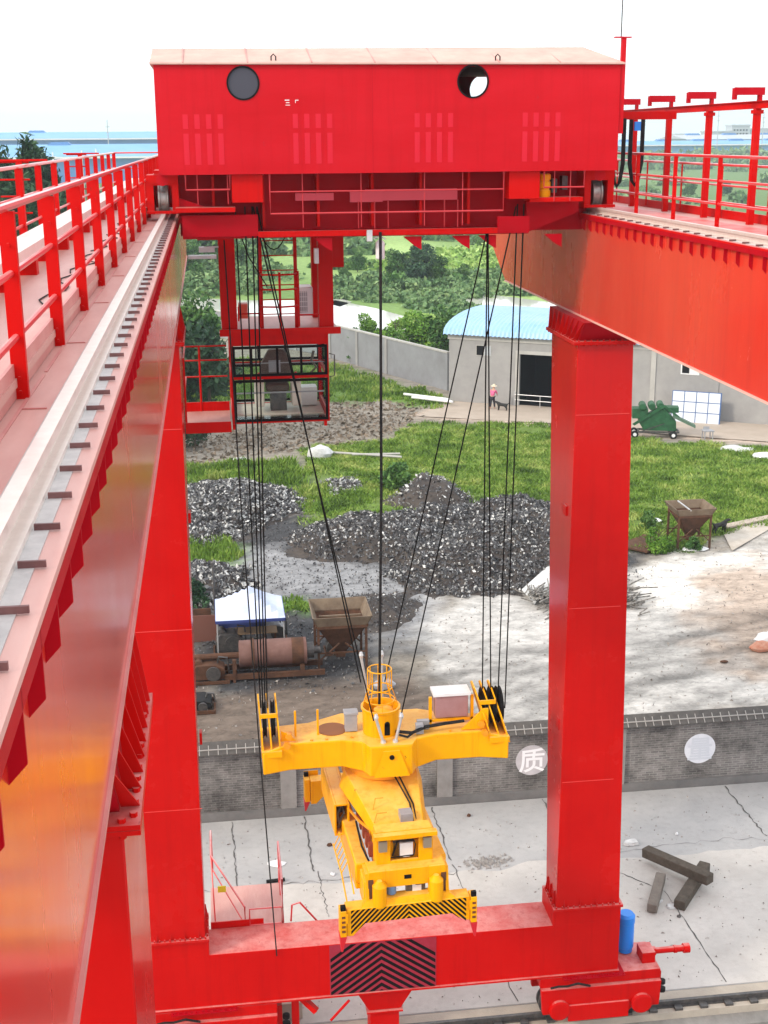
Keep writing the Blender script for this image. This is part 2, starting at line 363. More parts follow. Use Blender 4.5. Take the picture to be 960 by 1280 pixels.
mp = t.nodes.new('ShaderNodeMapping'); mp.inputs['Scale'].default_value = (1, 1.6, 1); mp.inputs['Rotation'].default_value = (0, 0, .3)
t.links.new(geo.outputs[0], mp.inputs[0]); t.links.new(mp.outputs[0], nz.inputs[0])
mr = t.nodes.new('ShaderNodeMapRange'); t.links.new(nz.outputs[0], mr.inputs[0]); mr.inputs[1].default_value = .32; mr.inputs[2].default_value = .68; mr.inputs[3].default_value = .55; mr.inputs[4].default_value = 1.4
vm = t.nodes.new('ShaderNodeVectorMath'); vm.operation = 'MULTIPLY'; t.links.new(at.outputs['Color'], vm.inputs[0]); t.links.new(mr.outputs[0], vm.inputs[1])
wv = t.nodes.new('ShaderNodeTexWave'); wv.wave_type = 'RINGS'; wv.rings_direction = 'SPHERICAL'; wv.inputs['Scale'].default_value = .5; wv.inputs['Distortion'].default_value = 22; wv.inputs['Detail'].default_value = 6; wv.inputs['Detail Scale'].default_value = .35; wv.inputs['Detail Roughness'].default_value = .75
m4 = t.nodes.new('ShaderNodeMapping'); m4.inputs['Location'].default_value = (-24, -18, 0); t.links.new(geo.outputs[0], m4.inputs[0]); t.links.new(m4.outputs[0], wv.inputs[0])
r4 = t.nodes.new('ShaderNodeMapRange'); t.links.new(wv.outputs[1], r4.inputs[0]); r4.inputs[1].default_value = .0; r4.inputs[2].default_value = .2; r4.inputs[3].default_value = .88; r4.inputs[4].default_value = 1.04
v4 = t.nodes.new('ShaderNodeVectorMath'); v4.operation = 'MULTIPLY'; t.links.new(vm.outputs[0], v4.inputs[0]); t.links.new(r4.outputs[0], v4.inputs[1])
t.links.new(v4.outputs[0], b.inputs['Base Color']); b.inputs['Roughness'].default_value = .9; b.inputs['Specular IOR Level'].default_value = .2
bp = t.nodes.new('ShaderNodeBump'); bp.inputs['Strength'].default_value = .5; bp.inputs['Distance'].default_value = .12; t.links.new(nz.outputs[0], bp.inputs['Height']); t.links.new(bp.outputs[0], b.inputs['Normal'])
me = rawmesh('ground', np.stack([X, Y, Z], -1).reshape(-1, 3), fq, gm)
ca = me.color_attributes.new('soil', 'FLOAT_COLOR', 'POINT')
ca.data.foreach_set('color', np.concatenate([C.reshape(-1, 3), np.ones((nx*ny, 1))], 1).astype(np.float32).ravel())
gr = meshobj('ground', me); gr['kind'] = 'structure'

# concrete yard in front of the brick wall
ym = mat('yard_concrete', (.48, .47, .455), .85, n1=(.33, .33, .33), n1s=.8, n1a=1, streak=(.3, .29, .28), wear=(.2, .19, .18), bump=.12, bs=30, spec=.25)
ym2 = mat('yard_concrete_pale', (.6, .57, .53), .85, n1=(.42, .4, .37), n1s=.9, n1a=1, streak=(.4, .37, .34), wear=(.28, .26, .24), bump=.12, bs=30, spec=.25)
def ragged(x0, x1, y0, y1, step, seed, z, amp=.25):
    xs_ = np.arange(x0, x1, step); e = snoise(xs_, xs_*0, 4, seed)*amp
    v = [(x, y0, z) for x in xs_]+[(x, y1+k, z) for x, k in zip(xs_, e)]
    n = len(xs_); m = M(); m.add(v, [(i, i+1, n+i+1, n+i) for i in range(n-1)]); return m
struct('concrete_yard', M().box(-16, 45, 24.9, 34.28, G-.05, G+.07), ym)
struct('worn_concrete_strip', ragged(-16, 45, 24.92, 30.6, .3, 51, G+.078), ym2)
struct('rail_kerb', M().box(-16, 45, 24.15, 24.9, G-1.6, G+.06), mat('kerb_concrete', (.5, .44, .36), .9, n1=(.34, .3, .25), n1s=1.5, n1a=.8, bump=.2, bs=20))
struct('rail_wall', M().box(-16, 45, 23.75, 24.15, G-1.6, G-.12), conc)
struct('lower_ground', M().box(-60, 80, -40, 23.75, G-1.8, G-1.2), conc)
rl = M().box(-16, 45, 24.36, 24.44, G+.06, G+.2).box(-16, 45, 24.3, 24.5, G+.06, G+.09)
for k in range(100): rl.box(-16+k*.6, -15.82+k*.6, 24.18, 24.36, G+.06, G+.12)
obj('gantry_rail', rl, steeldk); tag(bpy.data.objects['gantry_rail'], 'dark steel crane rail running along the edge of the concrete yard', 'rail')
cr_ = M()
def crack(pts, wd, z=G+.083, jit=.035, n=22):
    for i in range(len(pts)-1):
        a = Vector(pts[i]); b_ = Vector(pts[i+1]); prev = None
        for k in range(n+1):
            p = a.lerp(b_, k/n); nrm = Vector((-(b_-a).y, (b_-a).x)).normalized(); p = p+nrm*random.uniform(-jit, jit)
            ww = wd*random.uniform(.15, .75); cur = (p-nrm*ww/2, p+nrm*ww/2)
            if prev: cr_.add([(prev[0].x, prev[0].y, z), (cur[0].x, cur[0].y, z), (cur[1].x, cur[1].y, z), (prev[1].x, prev[1].y, z)], [(0,1,2,3)])
            prev = cur
for x_ in (0, 2.1, 5.9, 9.3, 15): crack([(x_-.05, 34.2), (x_, 31.2)], .07); 
crack([(0, 31.2), (0, 25.1)], .05); crack([(2.2, 31.2), (2.3, 29)], .04); crack([(9.4, 31), (11.2, 28.9), (11.35, 25)], .06, jit=.02); crack([(5.9, 31), (6.3, 25)], .04)
crack([(-1, 30.65), (2.2, 30.7), (6, 30.6)], .05, jit=.12); crack([(9, 30.9), (14, 31.2), (17, 30.7)], .025, jit=.1); crack([(-3.2, 31), (-3, 25)], .05); crack([(16.4, 31), (17, 25)], .05); crack([(20.5,34),(21,25)],.05)
struct('yard_joints', cr_, mat('crack_dirt', (.09, .085, .08), .9))
# litter, each a thing
def litter(px, py, w_, d_, m_, label, cat='litter', z=.085, h=.05, seed=1):
    p = gp(px, py, G+z); r_ = random.Random(seed); n = 9; m = M()
    ring = [(p.x+cos(2*pi*k/n)*w_/2*r_.uniform(.65, 1.1), p.y+sin(2*pi*k/n)*d_/2*r_.uniform(.65, 1.1)) for k in range(n)]
    zz = [G+z+h*r_.uniform(.4, 1.3) for _ in ring]
    m.add([(x, y, G+z) for x, y in ring]+[(p.x+(x-p.x)*.8, p.y+(y-p.y)*.8, q) for (x, y), q in zip(ring, zz)], [tuple(range(n-1, -1, -1)), tuple(range(n, 2*n))]+[(k, (k+1) % n, n+(k+1) % n, n+k) for k in range(n)])
    tag(obj(cat.replace(' ', '_'), m, m_, loc=(p.x, p.y, G+z)), label, cat)
litter(345, 1079, .55, .42, white, 'small white sheet lying on the concrete near the left hanging cable', 'paper sheet', h=.03, seed=2)
litter(789, 1054, .55, .4, rag, 'crumpled white scrap on the yard just right of the red leg', 'scrap', h=.08, seed=3)
litter(416, 1093, .16, .14, white, 'tiny white chip on concrete beside the spreader ladder', 'scrap', h=.05, seed=4)
litter(849, 1146, .12, .1, steeldk, 'small dark pebble on the pale concrete below the crossed sleepers', 'pebble', h=.05, seed=5)
litter(822, 1127, .3, .22, rag, 'white rag trapped beside the shortest sleeper', 'rag', h=.06, seed=6)
litter(840, 1133, .5, .3, rag, 'white rag lying between the lower ends of two sleepers', 'rag', h=.06, seed=7)
litter(846, 1043, .12, .1, white, 'little white chip near the wall end of the yard', 'scrap', h=.05, seed=8)
litter(412, 1057, .2, .12, rust, 'small dark stone on the yard left of the spreader', 'stone', h=.06, seed=9)
litter(586, 1020, .14, .12, rust, 'small dark stone on the yard under the brick wall', 'stone', h=.06, seed=10)
p0, p1 = gp(333, 1102, G+.13), gp(356, 1099, G+.13)
obj('rubber_hose', M().tube([p0, p1], .05, 8), black); tag(bpy.data.objects['rubber_hose'], 'short black length of hose lying on the concrete yard', 'hose')
rb = M()
for k in range(160):
    u = random.gauss(0, 1); c_ = gp(608, 1078, G+.09)
    x_, y_ = c_.x+u*.35, c_.y+random.gauss(0, .16)+u*.03; s_ = random.uniform(.02, .06)
    rb.add([(x_-s_, y_-s_, G+.08), (x_+s_, y_-s_*.6, G+.08), (x_+s_*.3, y_+s_, G+.08), (x_, y_, G+.08+s_*1.2)], [(0,1,3), (1,2,3), (2,0,3)])
tag(obj('gravel_spill', rb, mat('gravel_mix', (.2, .19, .18), .9, n1=(.5, .48, .45), n1s=9)), kind='stuff')

# ------------------------------------------------------------------ brick wall with coping and painted discs
bw = bpy.data.materials.new('grey_brickwork'); bw.use_nodes = True; t = bw.node_tree; b = t.nodes['Principled BSDF']
geo = t.nodes.new('ShaderNodeNewGeometry'); sx = t.nodes.new('ShaderNodeSeparateXYZ'); cx_ = t.nodes.new('ShaderNodeCombineXYZ')
t.links.new(geo.outputs[0], sx.inputs[0]); t.links.new(sx.outputs[0], cx_.inputs[0]); t.links.new(sx.outputs[2], cx_.inputs[1])
br = t.nodes.new('ShaderNodeTexBrick'); t.links.new(cx_.outputs[0], br.inputs[0]); br.inputs['Scale'].default_value = 1
br.inputs['Brick Width'].default_value = .25; br.inputs['Row Height'].default_value = .075; br.inputs['Mortar Size'].default_value = .012
br.inputs['Color1'].default_value = (.11, .105, .1, 1); br.inputs['Color2'].default_value = (.17, .16, .15, 1); br.inputs['Mortar'].default_value = (.2, .19, .18, 1)
nz = t.nodes.new('ShaderNodeTexNoise'); nz.inputs['Scale'].default_value = .8; nz.inputs['Detail'].default_value = 8; nz.inputs['Roughness'].default_value = .7; t.links.new(geo.outputs[0], nz.inputs[0])
mr = t.nodes.new('ShaderNodeMapRange'); t.links.new(nz.outputs[0], mr.inputs[0]); mr.inputs[1].default_value = .36; mr.inputs[2].default_value = .64; mr.inputs[3].default_value = .45; mr.inputs[4].default_value = 1.6
vm = t.nodes.new('ShaderNodeVectorMath'); vm.operation = 'MULTIPLY'; t.links.new(br.outputs[0], vm.inputs[0]); t.links.new(mr.outputs[0], vm.inputs[1]); t.links.new(vm.outputs[0], b.inputs['Base Color'])
b.inputs['Roughness'].default_value = .9; b.inputs['Specular IOR Level'].default_value = .2
bp = t.nodes.new('ShaderNodeBump'); bp.inputs['Distance'].default_value = .01; bp.inputs['Strength'].default_value = .6; t.links.new(br.outputs[1], bp.inputs['Height']); bp.invert = True; t.links.new(bp.outputs[0], b.inputs['Normal'])
TOP = -17.05
wall = thing('brick_wall', (14, 34.5, G), 'long dark grey brick wall with pale painted discs and a tiled coping behind the concrete yard', 'wall')
obj('wall_body', M().box(-16, 45, 34.4, 34.64, G, TOP), bw, wall)
obj('plinth', M().box(-16, 45, 34.3, 34.4, G, G+.32), mat('stained_render', (.22, .21, .2), .9, n1=(.1, .1, .1), n1s=1.1, n1a=.8), wall)
for x_ in (-9.2, -4, 1.4, 6.05, 11.35, 16.75, 22, 27.2, 32.4, 37.6):
    obj('pier', M().box(x_, x_+.46, 34.32, 34.72, G+.321, TOP-.05), mat('pier_brick', (.3, .285, .27), .9, n1=(.2, .19, .18), n1s=3, n1a=.8, bump=.3, bs=30), wall)
cp = M().prism([(34.2, TOP+.02), (34.2, TOP+.06), (34.5, TOP+.34), (34.8, TOP+.06), (34.8, TOP+.02)], 0, -16, 45)
cpo = obj('coping', cp, mat('dark_tile', (.05, .048, .045), .8, n1=(.12, .11, .1), n1s=6, n1a=.9), wall)
ti = M()
for k in range(230):
    x_ = -16+k*.265+random.uniform(-.012, .012)
    ti.hexa([(x_-.012, 34.19, TOP+.06), (x_+.012, 34.19, TOP+.06), (x_+.012, 34.4, TOP+.26), (x_-.012, 34.4, TOP+.26), (x_-.012, 34.18, TOP+.07), (x_+.012, 34.18, TOP+.07), (x_+.012, 34.4, TOP+.275), (x_-.012, 34.4, TOP+.275)])
ti.box(-16, 45, 34.28, 34.305, TOP+.165, TOP+.195)
obj('mortar_ribs', ti, mat('pale_mortar', (.36, .345, .32), .9), wall)
def disc(x_, char, m_, tm, label):
    d = obj('painted_disc', M().lathe((x_, 34.4, -17.95), [(.49, -.006), (.49, .0)], 48, 1), m_, wall, label=label)
    if char:
        cu = bpy.data.curves.new('character', 'FONT'); cu.body = char; cu.size = .82; cu.align_x = 'CENTER'; cu.align_y = 'CENTER'; cu.extrude = .002; cu.offset = .012
        o = bpy.data.objects.new('character', cu); COL.objects.link(o)
        dg = bpy.context.evaluated_depsgraph_get(); me_ = bpy.data.meshes.new_from_object(o.evaluated_get(dg)); bpy.data.objects.remove(o)
        cs = [v_.co.copy() for v_ in me_.vertices]
        if cs:
            cxm = (min(c.x for c in cs)+max(c.x for c in cs))/2; cym = (min(c.y for c in cs)+max(c.y for c in cs))/2
            me_.materials.clear(); me_.materials.append(tm)
            o = bpy.data.objects.new('character', me_); COL.objects.link(o)
            mt = Matrix.Translation((x_-wall.location.x, 34.388-wall.location.y, -17.95-wall.location.z)) @ Matrix.Rotation(pi/2, 4, 'X') @ Matrix.Translation((-cxm, -cym, 0))
            me_.transform(mt); o.parent = wall; o.parent = d
whd = mat('worn_white_disc', (.42, .39, .41), .8, n1=(.6, .57, .58), n1s=3, n1a=.9); whd2 = mat('clean_white_disc', (.74, .76, .8), .7, n1=(.64, .66, .72), n1s=4)
disc(8.93, '质', whd, mat('painted_white_character', (.86, .85, .86), .7), 'worn grey white disc painted with a white character beside the red leg')
disc(14.18, '量', whd2, mat('faint_grey_character', (.6, .63, .68), .7), 'bright white disc with a faint pale character at the right')

# ------------------------------------------------------------------ slag piles and rubble
slag = mat('slag', (.02, .02, .024), .85, n1=(.11, .09, .075), n1s=1.2, n1a=.8, bump=.8, bs=7, spec=.25)
chunkm = mat('slag_flakes', (.04, .04, .045), .6, n1=(.15, .15, .155), n1s=5.5, n1a=.6, spec=.4)
chunkw = mat('pale_flakes', (.78, .78, .76), .5, n1=(.3, .3, .29), n1s=5, spec=.4)
def pile(name, poly, peaks, label, nchunk, seed, m_=slag, cm=(.55, .25), cs=.15, wh=.35):
    x0, x1 = min(p[0] for p in poly)-1, max(p[0] for p in poly)+1; y0, y1 = min(p[1] for p in poly)-1, max(p[1] for p in poly)+1
    gx, gy = np.meshgrid(np.arange(x0, x1, .22), np.arange(y0, y1, .22))
    ms = 0
    for dx in (-.9, -.45, 0, .45, .9):
        for dy in (-.9, -.45, 0, .45, .9): ms = ms+inpoly(gx+dx+snoise(gx, gy, 3, seed)*.5, gy+dy+snoise(gx, gy, 3, seed+1)*.5, poly)
    ms = ms/25
    h = np.zeros(gx.shape)
    for cx, cy, rx, ry, hh in peaks: h = np.maximum(h, hh*np.exp(-((gx-cx)/rx)**2-((gy-cy)/ry)**2))
    h = (h+.25)*np.clip(ms*1.4, 0, 1)+.22*snoise(gx, gy, 1.8, seed+3, 4)*ms-.06
    n2, n1 = gx.shape; idx = np.arange(n1*n2).reshape(n2, n1)
    f = np.stack([idx[:-1, :-1], idx[:-1, 1:], idx[1:, 1:], idx[1:, :-1]], -1).reshape(-1, 4)
    keep = (ms.ravel()[f] > 0).any(1); f = f[keep]
    cx, cy = gx.mean(), gy.mean(); root = thing(name, (cx, cy, G), label, 'pile')
    o = meshobj('mound', rawmesh('mound', np.stack([gx-cx, gy-cy, h], -1).reshape(-1, 3), f, m_), root)
    for mm, cnt, nm in ((chunkm, nchunk, 'dark_rubble'), (chunkw, int(nchunk*wh), 'pale_flakes')):
        ok = np.argwhere(ms > .15); pick = ok[rng.integers(0, len(ok), cnt)]
        c = np.stack([gx[pick[:, 0], pick[:, 1]]-cx, gy[pick[:, 0], pick[:, 1]]-cy, h[pick[:, 0], pick[:, 1]]+.05], 1)+rng.normal(0, .08, (cnt, 3))*[1, 1, .4]
        v, q = quads(c, cs*rng.uniform(.4, 1.2, cnt), aspect=.55); meshobj(nm, rawmesh(nm, v, q, mm), root)['kind'] = 'stuff'
def pg(px, py): p = gp(px, py); return p.x, p.y
A = PG((385,690),(375,672),(430,658),(520,652),(560,640),(640,636),(700,640),(735,680),(740,700),(690,728),(620,738),(545,738),(515,728),(505,700),(440,696))
pile('slag_heap', A, [(*pg(600,705), 4, 2.5, 1.1), (*pg(665,690), 3.5, 4, 1.5), (*pg(545,660), 2.5, 2, .8), (*pg(640,650), 2.5, 2, .9), (*pg(470,680), 3.5, 3.5, 1.0), (*pg(400,690), 2.5, 3, .7)], 'largest heap of black and white slag left of the red leg', 26000, 60, wh=.22, cs=.1)
pile('slag_heap', PG((228,672),(228,612),(300,606),(350,615),(372,632),(330,650),(300,662),(260,680)), [(*pg(280,640), 3, 4, .9)], 'heap of white streaked slag beside the red leg on the left', 9000, 70, wh=.4, cs=.14)
pile('spoil_cone', PG((498,634),(515,612),(545,606),(575,622),(578,634),(540,640)), [(*pg(537,625), 1.6, 2.4, 1.15)], 'small conical dark mound behind the largest slag heap', 500, 80, cs=.12, wh=.6)
pile('rubble_heap', PG((228,755),(228,712),(270,712),(300,722),(292,745),(262,765)), [(*pg(250,735), 2, 3, .6)], 'low rubble heap behind the white and blue canopy', 1500, 84, wh=.5)
pile('rag_heap', PG((415,612),(420,602),(438,600),(443,609),(430,615)), [(*pg(430,610), 1, 1.6, .3)], 'small pile of white rags in the grass left of centre', 260, 90, m_=slag, cs=.15, wh=1)
pile('gravel_heap', PG((455,750),(500,748),(498,775),(470,782),(452,768)), [(*pg(470,765), 1.2, 1.6, .4)], 'low heap of dark gravel behind the big hopper', 700, 95, wh=.15, cs=.07)
strawm = mat('brushwood', (.07, .06, .05), .9, n1=(.35, .33, .3), n1s=6, n1a=.3)
bp_ = thing('brushwood_bundle', tuple(gp(728, 752)), 'bundle of grey sticks lying on the dirt yard behind the red leg', 'sticks')
m = M(); 
for k in range(420):
    x_, y_ = random.uniform(12.9, 17.4), random.gauss(50.8, .7); a = random.gauss(1.0, .5); l = random.uniform(.5, 1.3); zz = G+.05+max(0, .75-abs(y_-50.8)*.55)*random.random()
    m.beam((x_, y_, zz), (x_+cos(a)*l, y_+sin(a)*l*.8, zz+random.uniform(-.15, .15)), .05, .04)
obj('sticks', m, strawm, bp_)['kind'] = 'stuff'
obj('tarpaulin', M().add([(*gp(652,742).xy, G+.2), (*gp(690,722).xy, G+.75), (*gp(700,745).xy, G+.7), (*gp(668,757).xy, G+.1)], [(0,1,2,3)]).add([(*gp(652,742).xy, G+.15), (*gp(690,722).xy, G+.7), (*gp(700,745).xy, G+.65), (*gp(668,757).xy, G+.05)], [(3,2,1,0)]), rag, bp_)
# scattered slag flakes over dark ground
ok = np.argwhere((mask(X, Y, P_slag, 1, 4, 23) > .5) & (Y > 36) & (Y < 130)); pk = ok[rng.integers(0, len(ok), 9000)]
c = np.stack([X[pk[:, 0], pk[:, 1]], Y[pk[:, 0], pk[:, 1]], Z[pk[:, 0], pk[:, 1]]+.05], 1)+rng.normal(0, .15, (len(pk), 3))*[1, 1, .1]
v, q = quads(c, .055*rng.uniform(.4, 1.6, len(pk)), aspect=.6); tag(meshobj('scattered_slag', rawmesh('scattered_slag', v, q, chunkm)), kind='stuff')
# debris on the brown strip behind the left slag heap
dp = PG((230,555),(290,540),(415,502),(525,505),(515,530),(470,552),(400,562),(300,572),(230,590)); ok = np.argwhere(inpoly(X, Y, dp)); pk = ok[rng.integers(0, len(ok), 2600)]
c = np.stack([X[pk[:, 0], pk[:, 1]], Y[pk[:, 0], pk[:, 1]], Z[pk[:, 0], pk[:, 1]]+.05], 1)+rng.normal(0, .2, (len(pk), 3))*[1, 1, .1]
v, q = quads(c, .14*rng.uniform(.4, 1.6, len(pk)), flat=.3, aspect=.6); tag(meshobj('scattered_debris', rawmesh('scattered_debris', v, q, mat('tan_debris', (.35, .27, .2), .9, n1=(.08, .07, .05), n1s=2))), kind='stuff')

ok = np.argwhere((X > -3) & (X < 45) & (Y > 36) & (Y < 62)); pk = ok[rng.integers(0, len(ok), 7000)]
c = np.stack([X[pk[:, 0], pk[:, 1]], Y[pk[:, 0], pk[:, 1]], Z[pk[:, 0], pk[:, 1]]+.02], 1)+rng.normal(0, .25, (len(pk), 3))*[1, 1, .05]
v, q = quads(c, .035*rng.uniform(.4, 2.2, len(pk)), aspect=.6); tag(meshobj('yard_grit', rawmesh('yard_grit', v, q, mat('grit', (.12, .1, .09), .9, n1=(.5, .47, .43), n1s=3))), kind='stuff')
c = np.stack([rng.uniform(-3, 20, 1500), rng.uniform(25, 34, 1500), np.full(1500, G+.088)], 1)
v, q = quads(c, .018*rng.uniform(.3, 2.4, 1500), aspect=.7); tag(meshobj('concrete_grit', rawmesh('concrete_grit', v, q, mat('grit', (.12, .1, .09)))), kind='stuff')
# ------------------------------------------------------------------ grass
def grass(name, poly, n, h, wd, m_, wob=.9, seed=22, thresh=.5, lean=.35):
    ax = np.array(poly); x0, y0 = ax.min(0)-2; x1, y1 = ax.max(0)+2
    x_ = rng.uniform(x0, x1, n*3); y_ = rng.uniform(y0, y1, n*3)
    k = mask(x_, y_, poly, wob, 5, seed) > thresh; k &= snoise(x_, y_, 7, 77)+.5*snoise(x_, y_, 1.6, 79)+rng.normal(0, .35, n*3) > -.45; x_, y_ = x_[k][:n], y_[k][:n]
    hh = h*(1+.5*snoise(x_, y_, 3.5, 78)); v, q = blades(np.stack([x_, y_, np.full(len(x_), G)], 1), np.clip(hh, .05, 3), wd, lean)
    tag(meshobj(name, rawmesh(name, v, q, m_)), kind='stuff')
grass('meadow_grass', P_grass, 130000, .19, .07, grassm, thresh=.3, lean=.6)
grass('rear_grass', P_grass2, 26000, .3, .12, grassm, 1.5, 20)
grass('thin_grass', P_grass3, 9000, .35, .09, grassm, 1.2, 21)
grass('thin_grass', P_grass4, 5000, .3, .07, grassm, .7, 29)
grass('thin_grass', P_grass5, 2500, .25, .06, grassm, .5, 30)
# ------------------------------------------------------------------ trees, bushes, reeds
def crown_mesh(name, H, Rr, n, m_, leaf, lobes=9, low=.25, seed=1, squash=1):
    global rng
    r_ = np.random.default_rng(seed); cen = []
    for k in range(lobes):
        a = r_.uniform(0, 2*pi); t_ = r_.uniform(low, 1); rad = Rr*np.sqrt(max(.05, 1-((t_-.5)/.62)**2))*r_.uniform(.25, .75)
        cen.append((cos(a)*rad, sin(a)*rad, H*t_*.86, Rr*r_.uniform(.3, .55)))
    pts = []
    for cx, cy, cz, cr2 in cen:
        k = n//lobes; d = r_.normal(size=(k, 3)); d /= np.linalg.norm(d, axis=1)[:, None]
        pts.append(np.array([cx, cy, cz])+d*cr2*(r_.uniform(.45, 1.12, k)**.6)[:, None]*[1, 1, squash])
    p = np.concatenate(pts); p[:, 2] = np.clip(p[:, 2], .05, None)
    v, q = quads(p, leaf, aspect=.55); return rawmesh(name, v, q, m_)
def trunk_mesh(H, r, seed=1):
    r_ = random.Random(seed); m = M(); m.tube([(0,0,-.1), (r_.uniform(-.1,.1)*H*.2, 0, H*.3), (r_.uniform(-.1,.1)*H*.4, r_.uniform(-.1,.1)*H*.3, H*.75)], r, 7, r*.35)
    for k in range(6):
        a = r_.uniform(0, 6.28); z = H*r_.uniform(.25, .6); l = H*r_.uniform(.2, .35); m.tube([(0,0,z), (cos(a)*l*.5, sin(a)*l*.5, z+l*.45), (cos(a)*l, sin(a)*l, z+l*.8)], r*.4, 5, r*.12)
    me_ = bpy.data.meshes.new('trunk'); me_.from_pydata([tuple(p) for p in m.v], [], m.f); me_.materials.append(bark); return me_
KIND = {}
for nm, H, Rr, n, m_, leaf, lobes, low, sq in (('round', 5, 2.3, 3600, leafB, .2, 14, .3, .8), ('bright', 5, 2.2, 3600, leafA, .2, 13, .15, .85), ('dark', 5, 2.4, 3800, leafC, .2, 14, .2, .9),
        ('shrub', 2, 1.3, 1500, leafB, .16, 8, .1, .7), ('shrubdark', 2, 1.5, 1600, leafC, .17, 8, .1, .7)):
    KIND[nm] = [(crown_mesh('crown', H, Rr, n, m_, leaf, lobes, low, 100+s*7+len(nm), sq), trunk_mesh(H, .05*H*.5, s)) for s in range(3)]
def plant(kind, x_, y_, sc, label, cat, name, group, z=G, var=None):
    cm, tm = KIND[kind][random.randrange(3) if var is None else var]
    t_ = thing(name, (x_, y_, z), label, cat, group, random.uniform(0, 6)); t_.scale = (sc*random.uniform(.9, 1.15), sc*random.uniform(.9, 1.15), sc)
    for nm, me_ in (('crown', cm), ('trunk', tm)):
        o = bpy.data.objects.new(nm, me_); COL.objects.link(o); o.parent = t_
def gxy(px, py): p = gp(px, py); return p.x, p.y
# named single plants
plant('bright', *gxy(533, 452), .95, 'bright green leafy tree against the grey wall left of the blue roof', 'tree', 'leafy_tree', None)
plant('round', *gxy(560, 470), 1.15, 'darker slim tree touching the left corner of the brick building', 'tree', 'leafy_tree', None)
plant('shrub', *gxy(450, 452), 1.4, 'grey green bush in front of the concrete wall right of the cab', 'bush', 'bush', None)
plant('bright', *gxy(495, 432), .65, 'light green bush row end behind the perimeter wall', 'bush', 'bush', None)
plant('bright', *gxy(465, 428), .6, 'light green bush behind the perimeter wall beside the cab', 'bush', 'bush', None)
plant('dark', *gxy(262, 520), 1.3, 'dark leafy tree left of the cab seen through the landing rails', 'tree', 'leafy_tree', None)
plant('round', *gxy(245, 470), 1.35, 'pale topped tree behind the landing rails left of the cab', 'tree', 'leafy_tree', None)
plant('dark', *gxy(244, 562), .55, 'low dark bush at the foot of the left leg below the landing', 'bush', 'bush', None)
plant('shrub', *gxy(500, 612), .8, 'round bush growing left of the conical dark mound', 'bush', 'bush', None)
plant('bright', *gxy(822, 690), .3, 'pale green weeds left of the small rusty hopper legs', 'bush', 'bush', None)
plant('shrub', *gxy(868, 690), .38, 'dark green weeds under the small rusty hopper', 'bush', 'bush', None)
plant('shrub', *gxy(810, 662), .45, 'small tuft of weeds against the right side of the red leg', 'bush', 'bush', None)
plant('shrubdark', *gxy(242, 755), .6, 'low weeds beside the left leg near the canopy', 'bush', 'bush', None)
# conifers at far left, taller than the girder
def conifer(x_, y_, H, label):
    t_ = thing('conifer_tree', (x_, y_, G), label, 'tree', None); pts = []
    r_ = np.random.default_rng(int(abs(x_*100)))
    for k in range(46):
        a = r_.uniform(0, 2*pi); z = H*r_.uniform(.15, .97); rad = min((1-z/H)**.55*H*.2+.4, 3.1); ro = rad*r_.uniform(.2, 1); n = 330
        d = r_.normal(size=(n, 3)); d /= np.linalg.norm(d, axis=1)[:, None]
        pts.append(np.array([cos(a)*ro, sin(a)*ro, z])+d*np.array([.8, .8, 1.5])*r_.uniform(.3, 1, n)[:, None])
    v, q = quads(np.concatenate(pts), .3, aspect=.3); meshobj('crown', rawmesh('crown', v, q, leafC), t_)
    o = bpy.data.objects.new('trunk', trunk_mesh(H, .25, 3)); COL.objects.link(o); o.parent = t_
for i, (px, yy, H, lb) in enumerate(((28, 90, 19.4, 'tallest dark conifer beyond the left walkway'), (-2, 86, 18.6, 'dark conifer cut by the left edge of the photo'), (52, 94, 18.3, 'dark conifer right of the tallest one beyond the walkway'),
        (70, 100, 16.2, 'lower dark tree at the right end of the conifer row'), (12, 78, 17.2, 'nearer dark tree in front of the tallest conifer'), (44, 80, 14.0, 'nearer dark tree seen between the walkway posts'), (-30, 84, 17, 'dark conifer just outside the left edge'), (92, 92, 11.5, 'shorter dark tree seen low through the walkway railing'))):
    p = yp(px, 250, yy); conifer(p.x, yy, H, lb)
# mass of bushes beyond the pond and hedgerows of the fields
def mass(name, spots, m_, leaf, n):
    pts = []; r_ = np.random.default_rng(len(spots)+int(leaf*100))
    for x_, y_, h, rad in spots:
        d = r_.normal(size=(n, 3)); d /= np.linalg.norm(d, axis=1)[:, None]; d[:, 2] = np.abs(d[:, 2])
        pts.append(np.array([x_, y_, G])+d*np.array([rad, rad, h])*(r_.uniform(.3, 1.1, n)**.5)[:, None])
    v, q = quads(np.concatenate(pts), leaf, aspect=.6); tag(meshobj(name, rawmesh(name, v, q, m_)), kind='stuff')
def row(x0, y0, x1, y1, n, h, rad, jy=3):
    return [(x0+(x1-x0)*k/n+random.gauss(0, 2), y0+(y1-y0)*k/n+random.gauss(0, jy), h*random.uniform(.55, 1.3), rad*random.uniform(.6, 1.3)) for k in range(n+1)]
gx_ = lambda px, py: gxy(px, py)
mass('pondside_scrub', row(*gx_(225, 368), *gx_(300, 364), 8, 2.6, 4)+row(*gx_(225, 352), *gx_(330, 346), 8, 3.5, 5)+row(*gx_(425, 370), *gx_(530, 376), 9, .9, 2.5, 1)+row(*gx_(430, 360), *gx_(560, 366), 14, 1.3, 3)+row(*gx_(530, 396), *gx_(570, 372), 9, 1.2, 2.5)+row(*gx_(560, 362), *gx_(680, 364), 10, 1.2, 3)+row(*gx_(520, 347), *gx_(640, 345), 9, 1.4, 4), leafD, .36, 420)
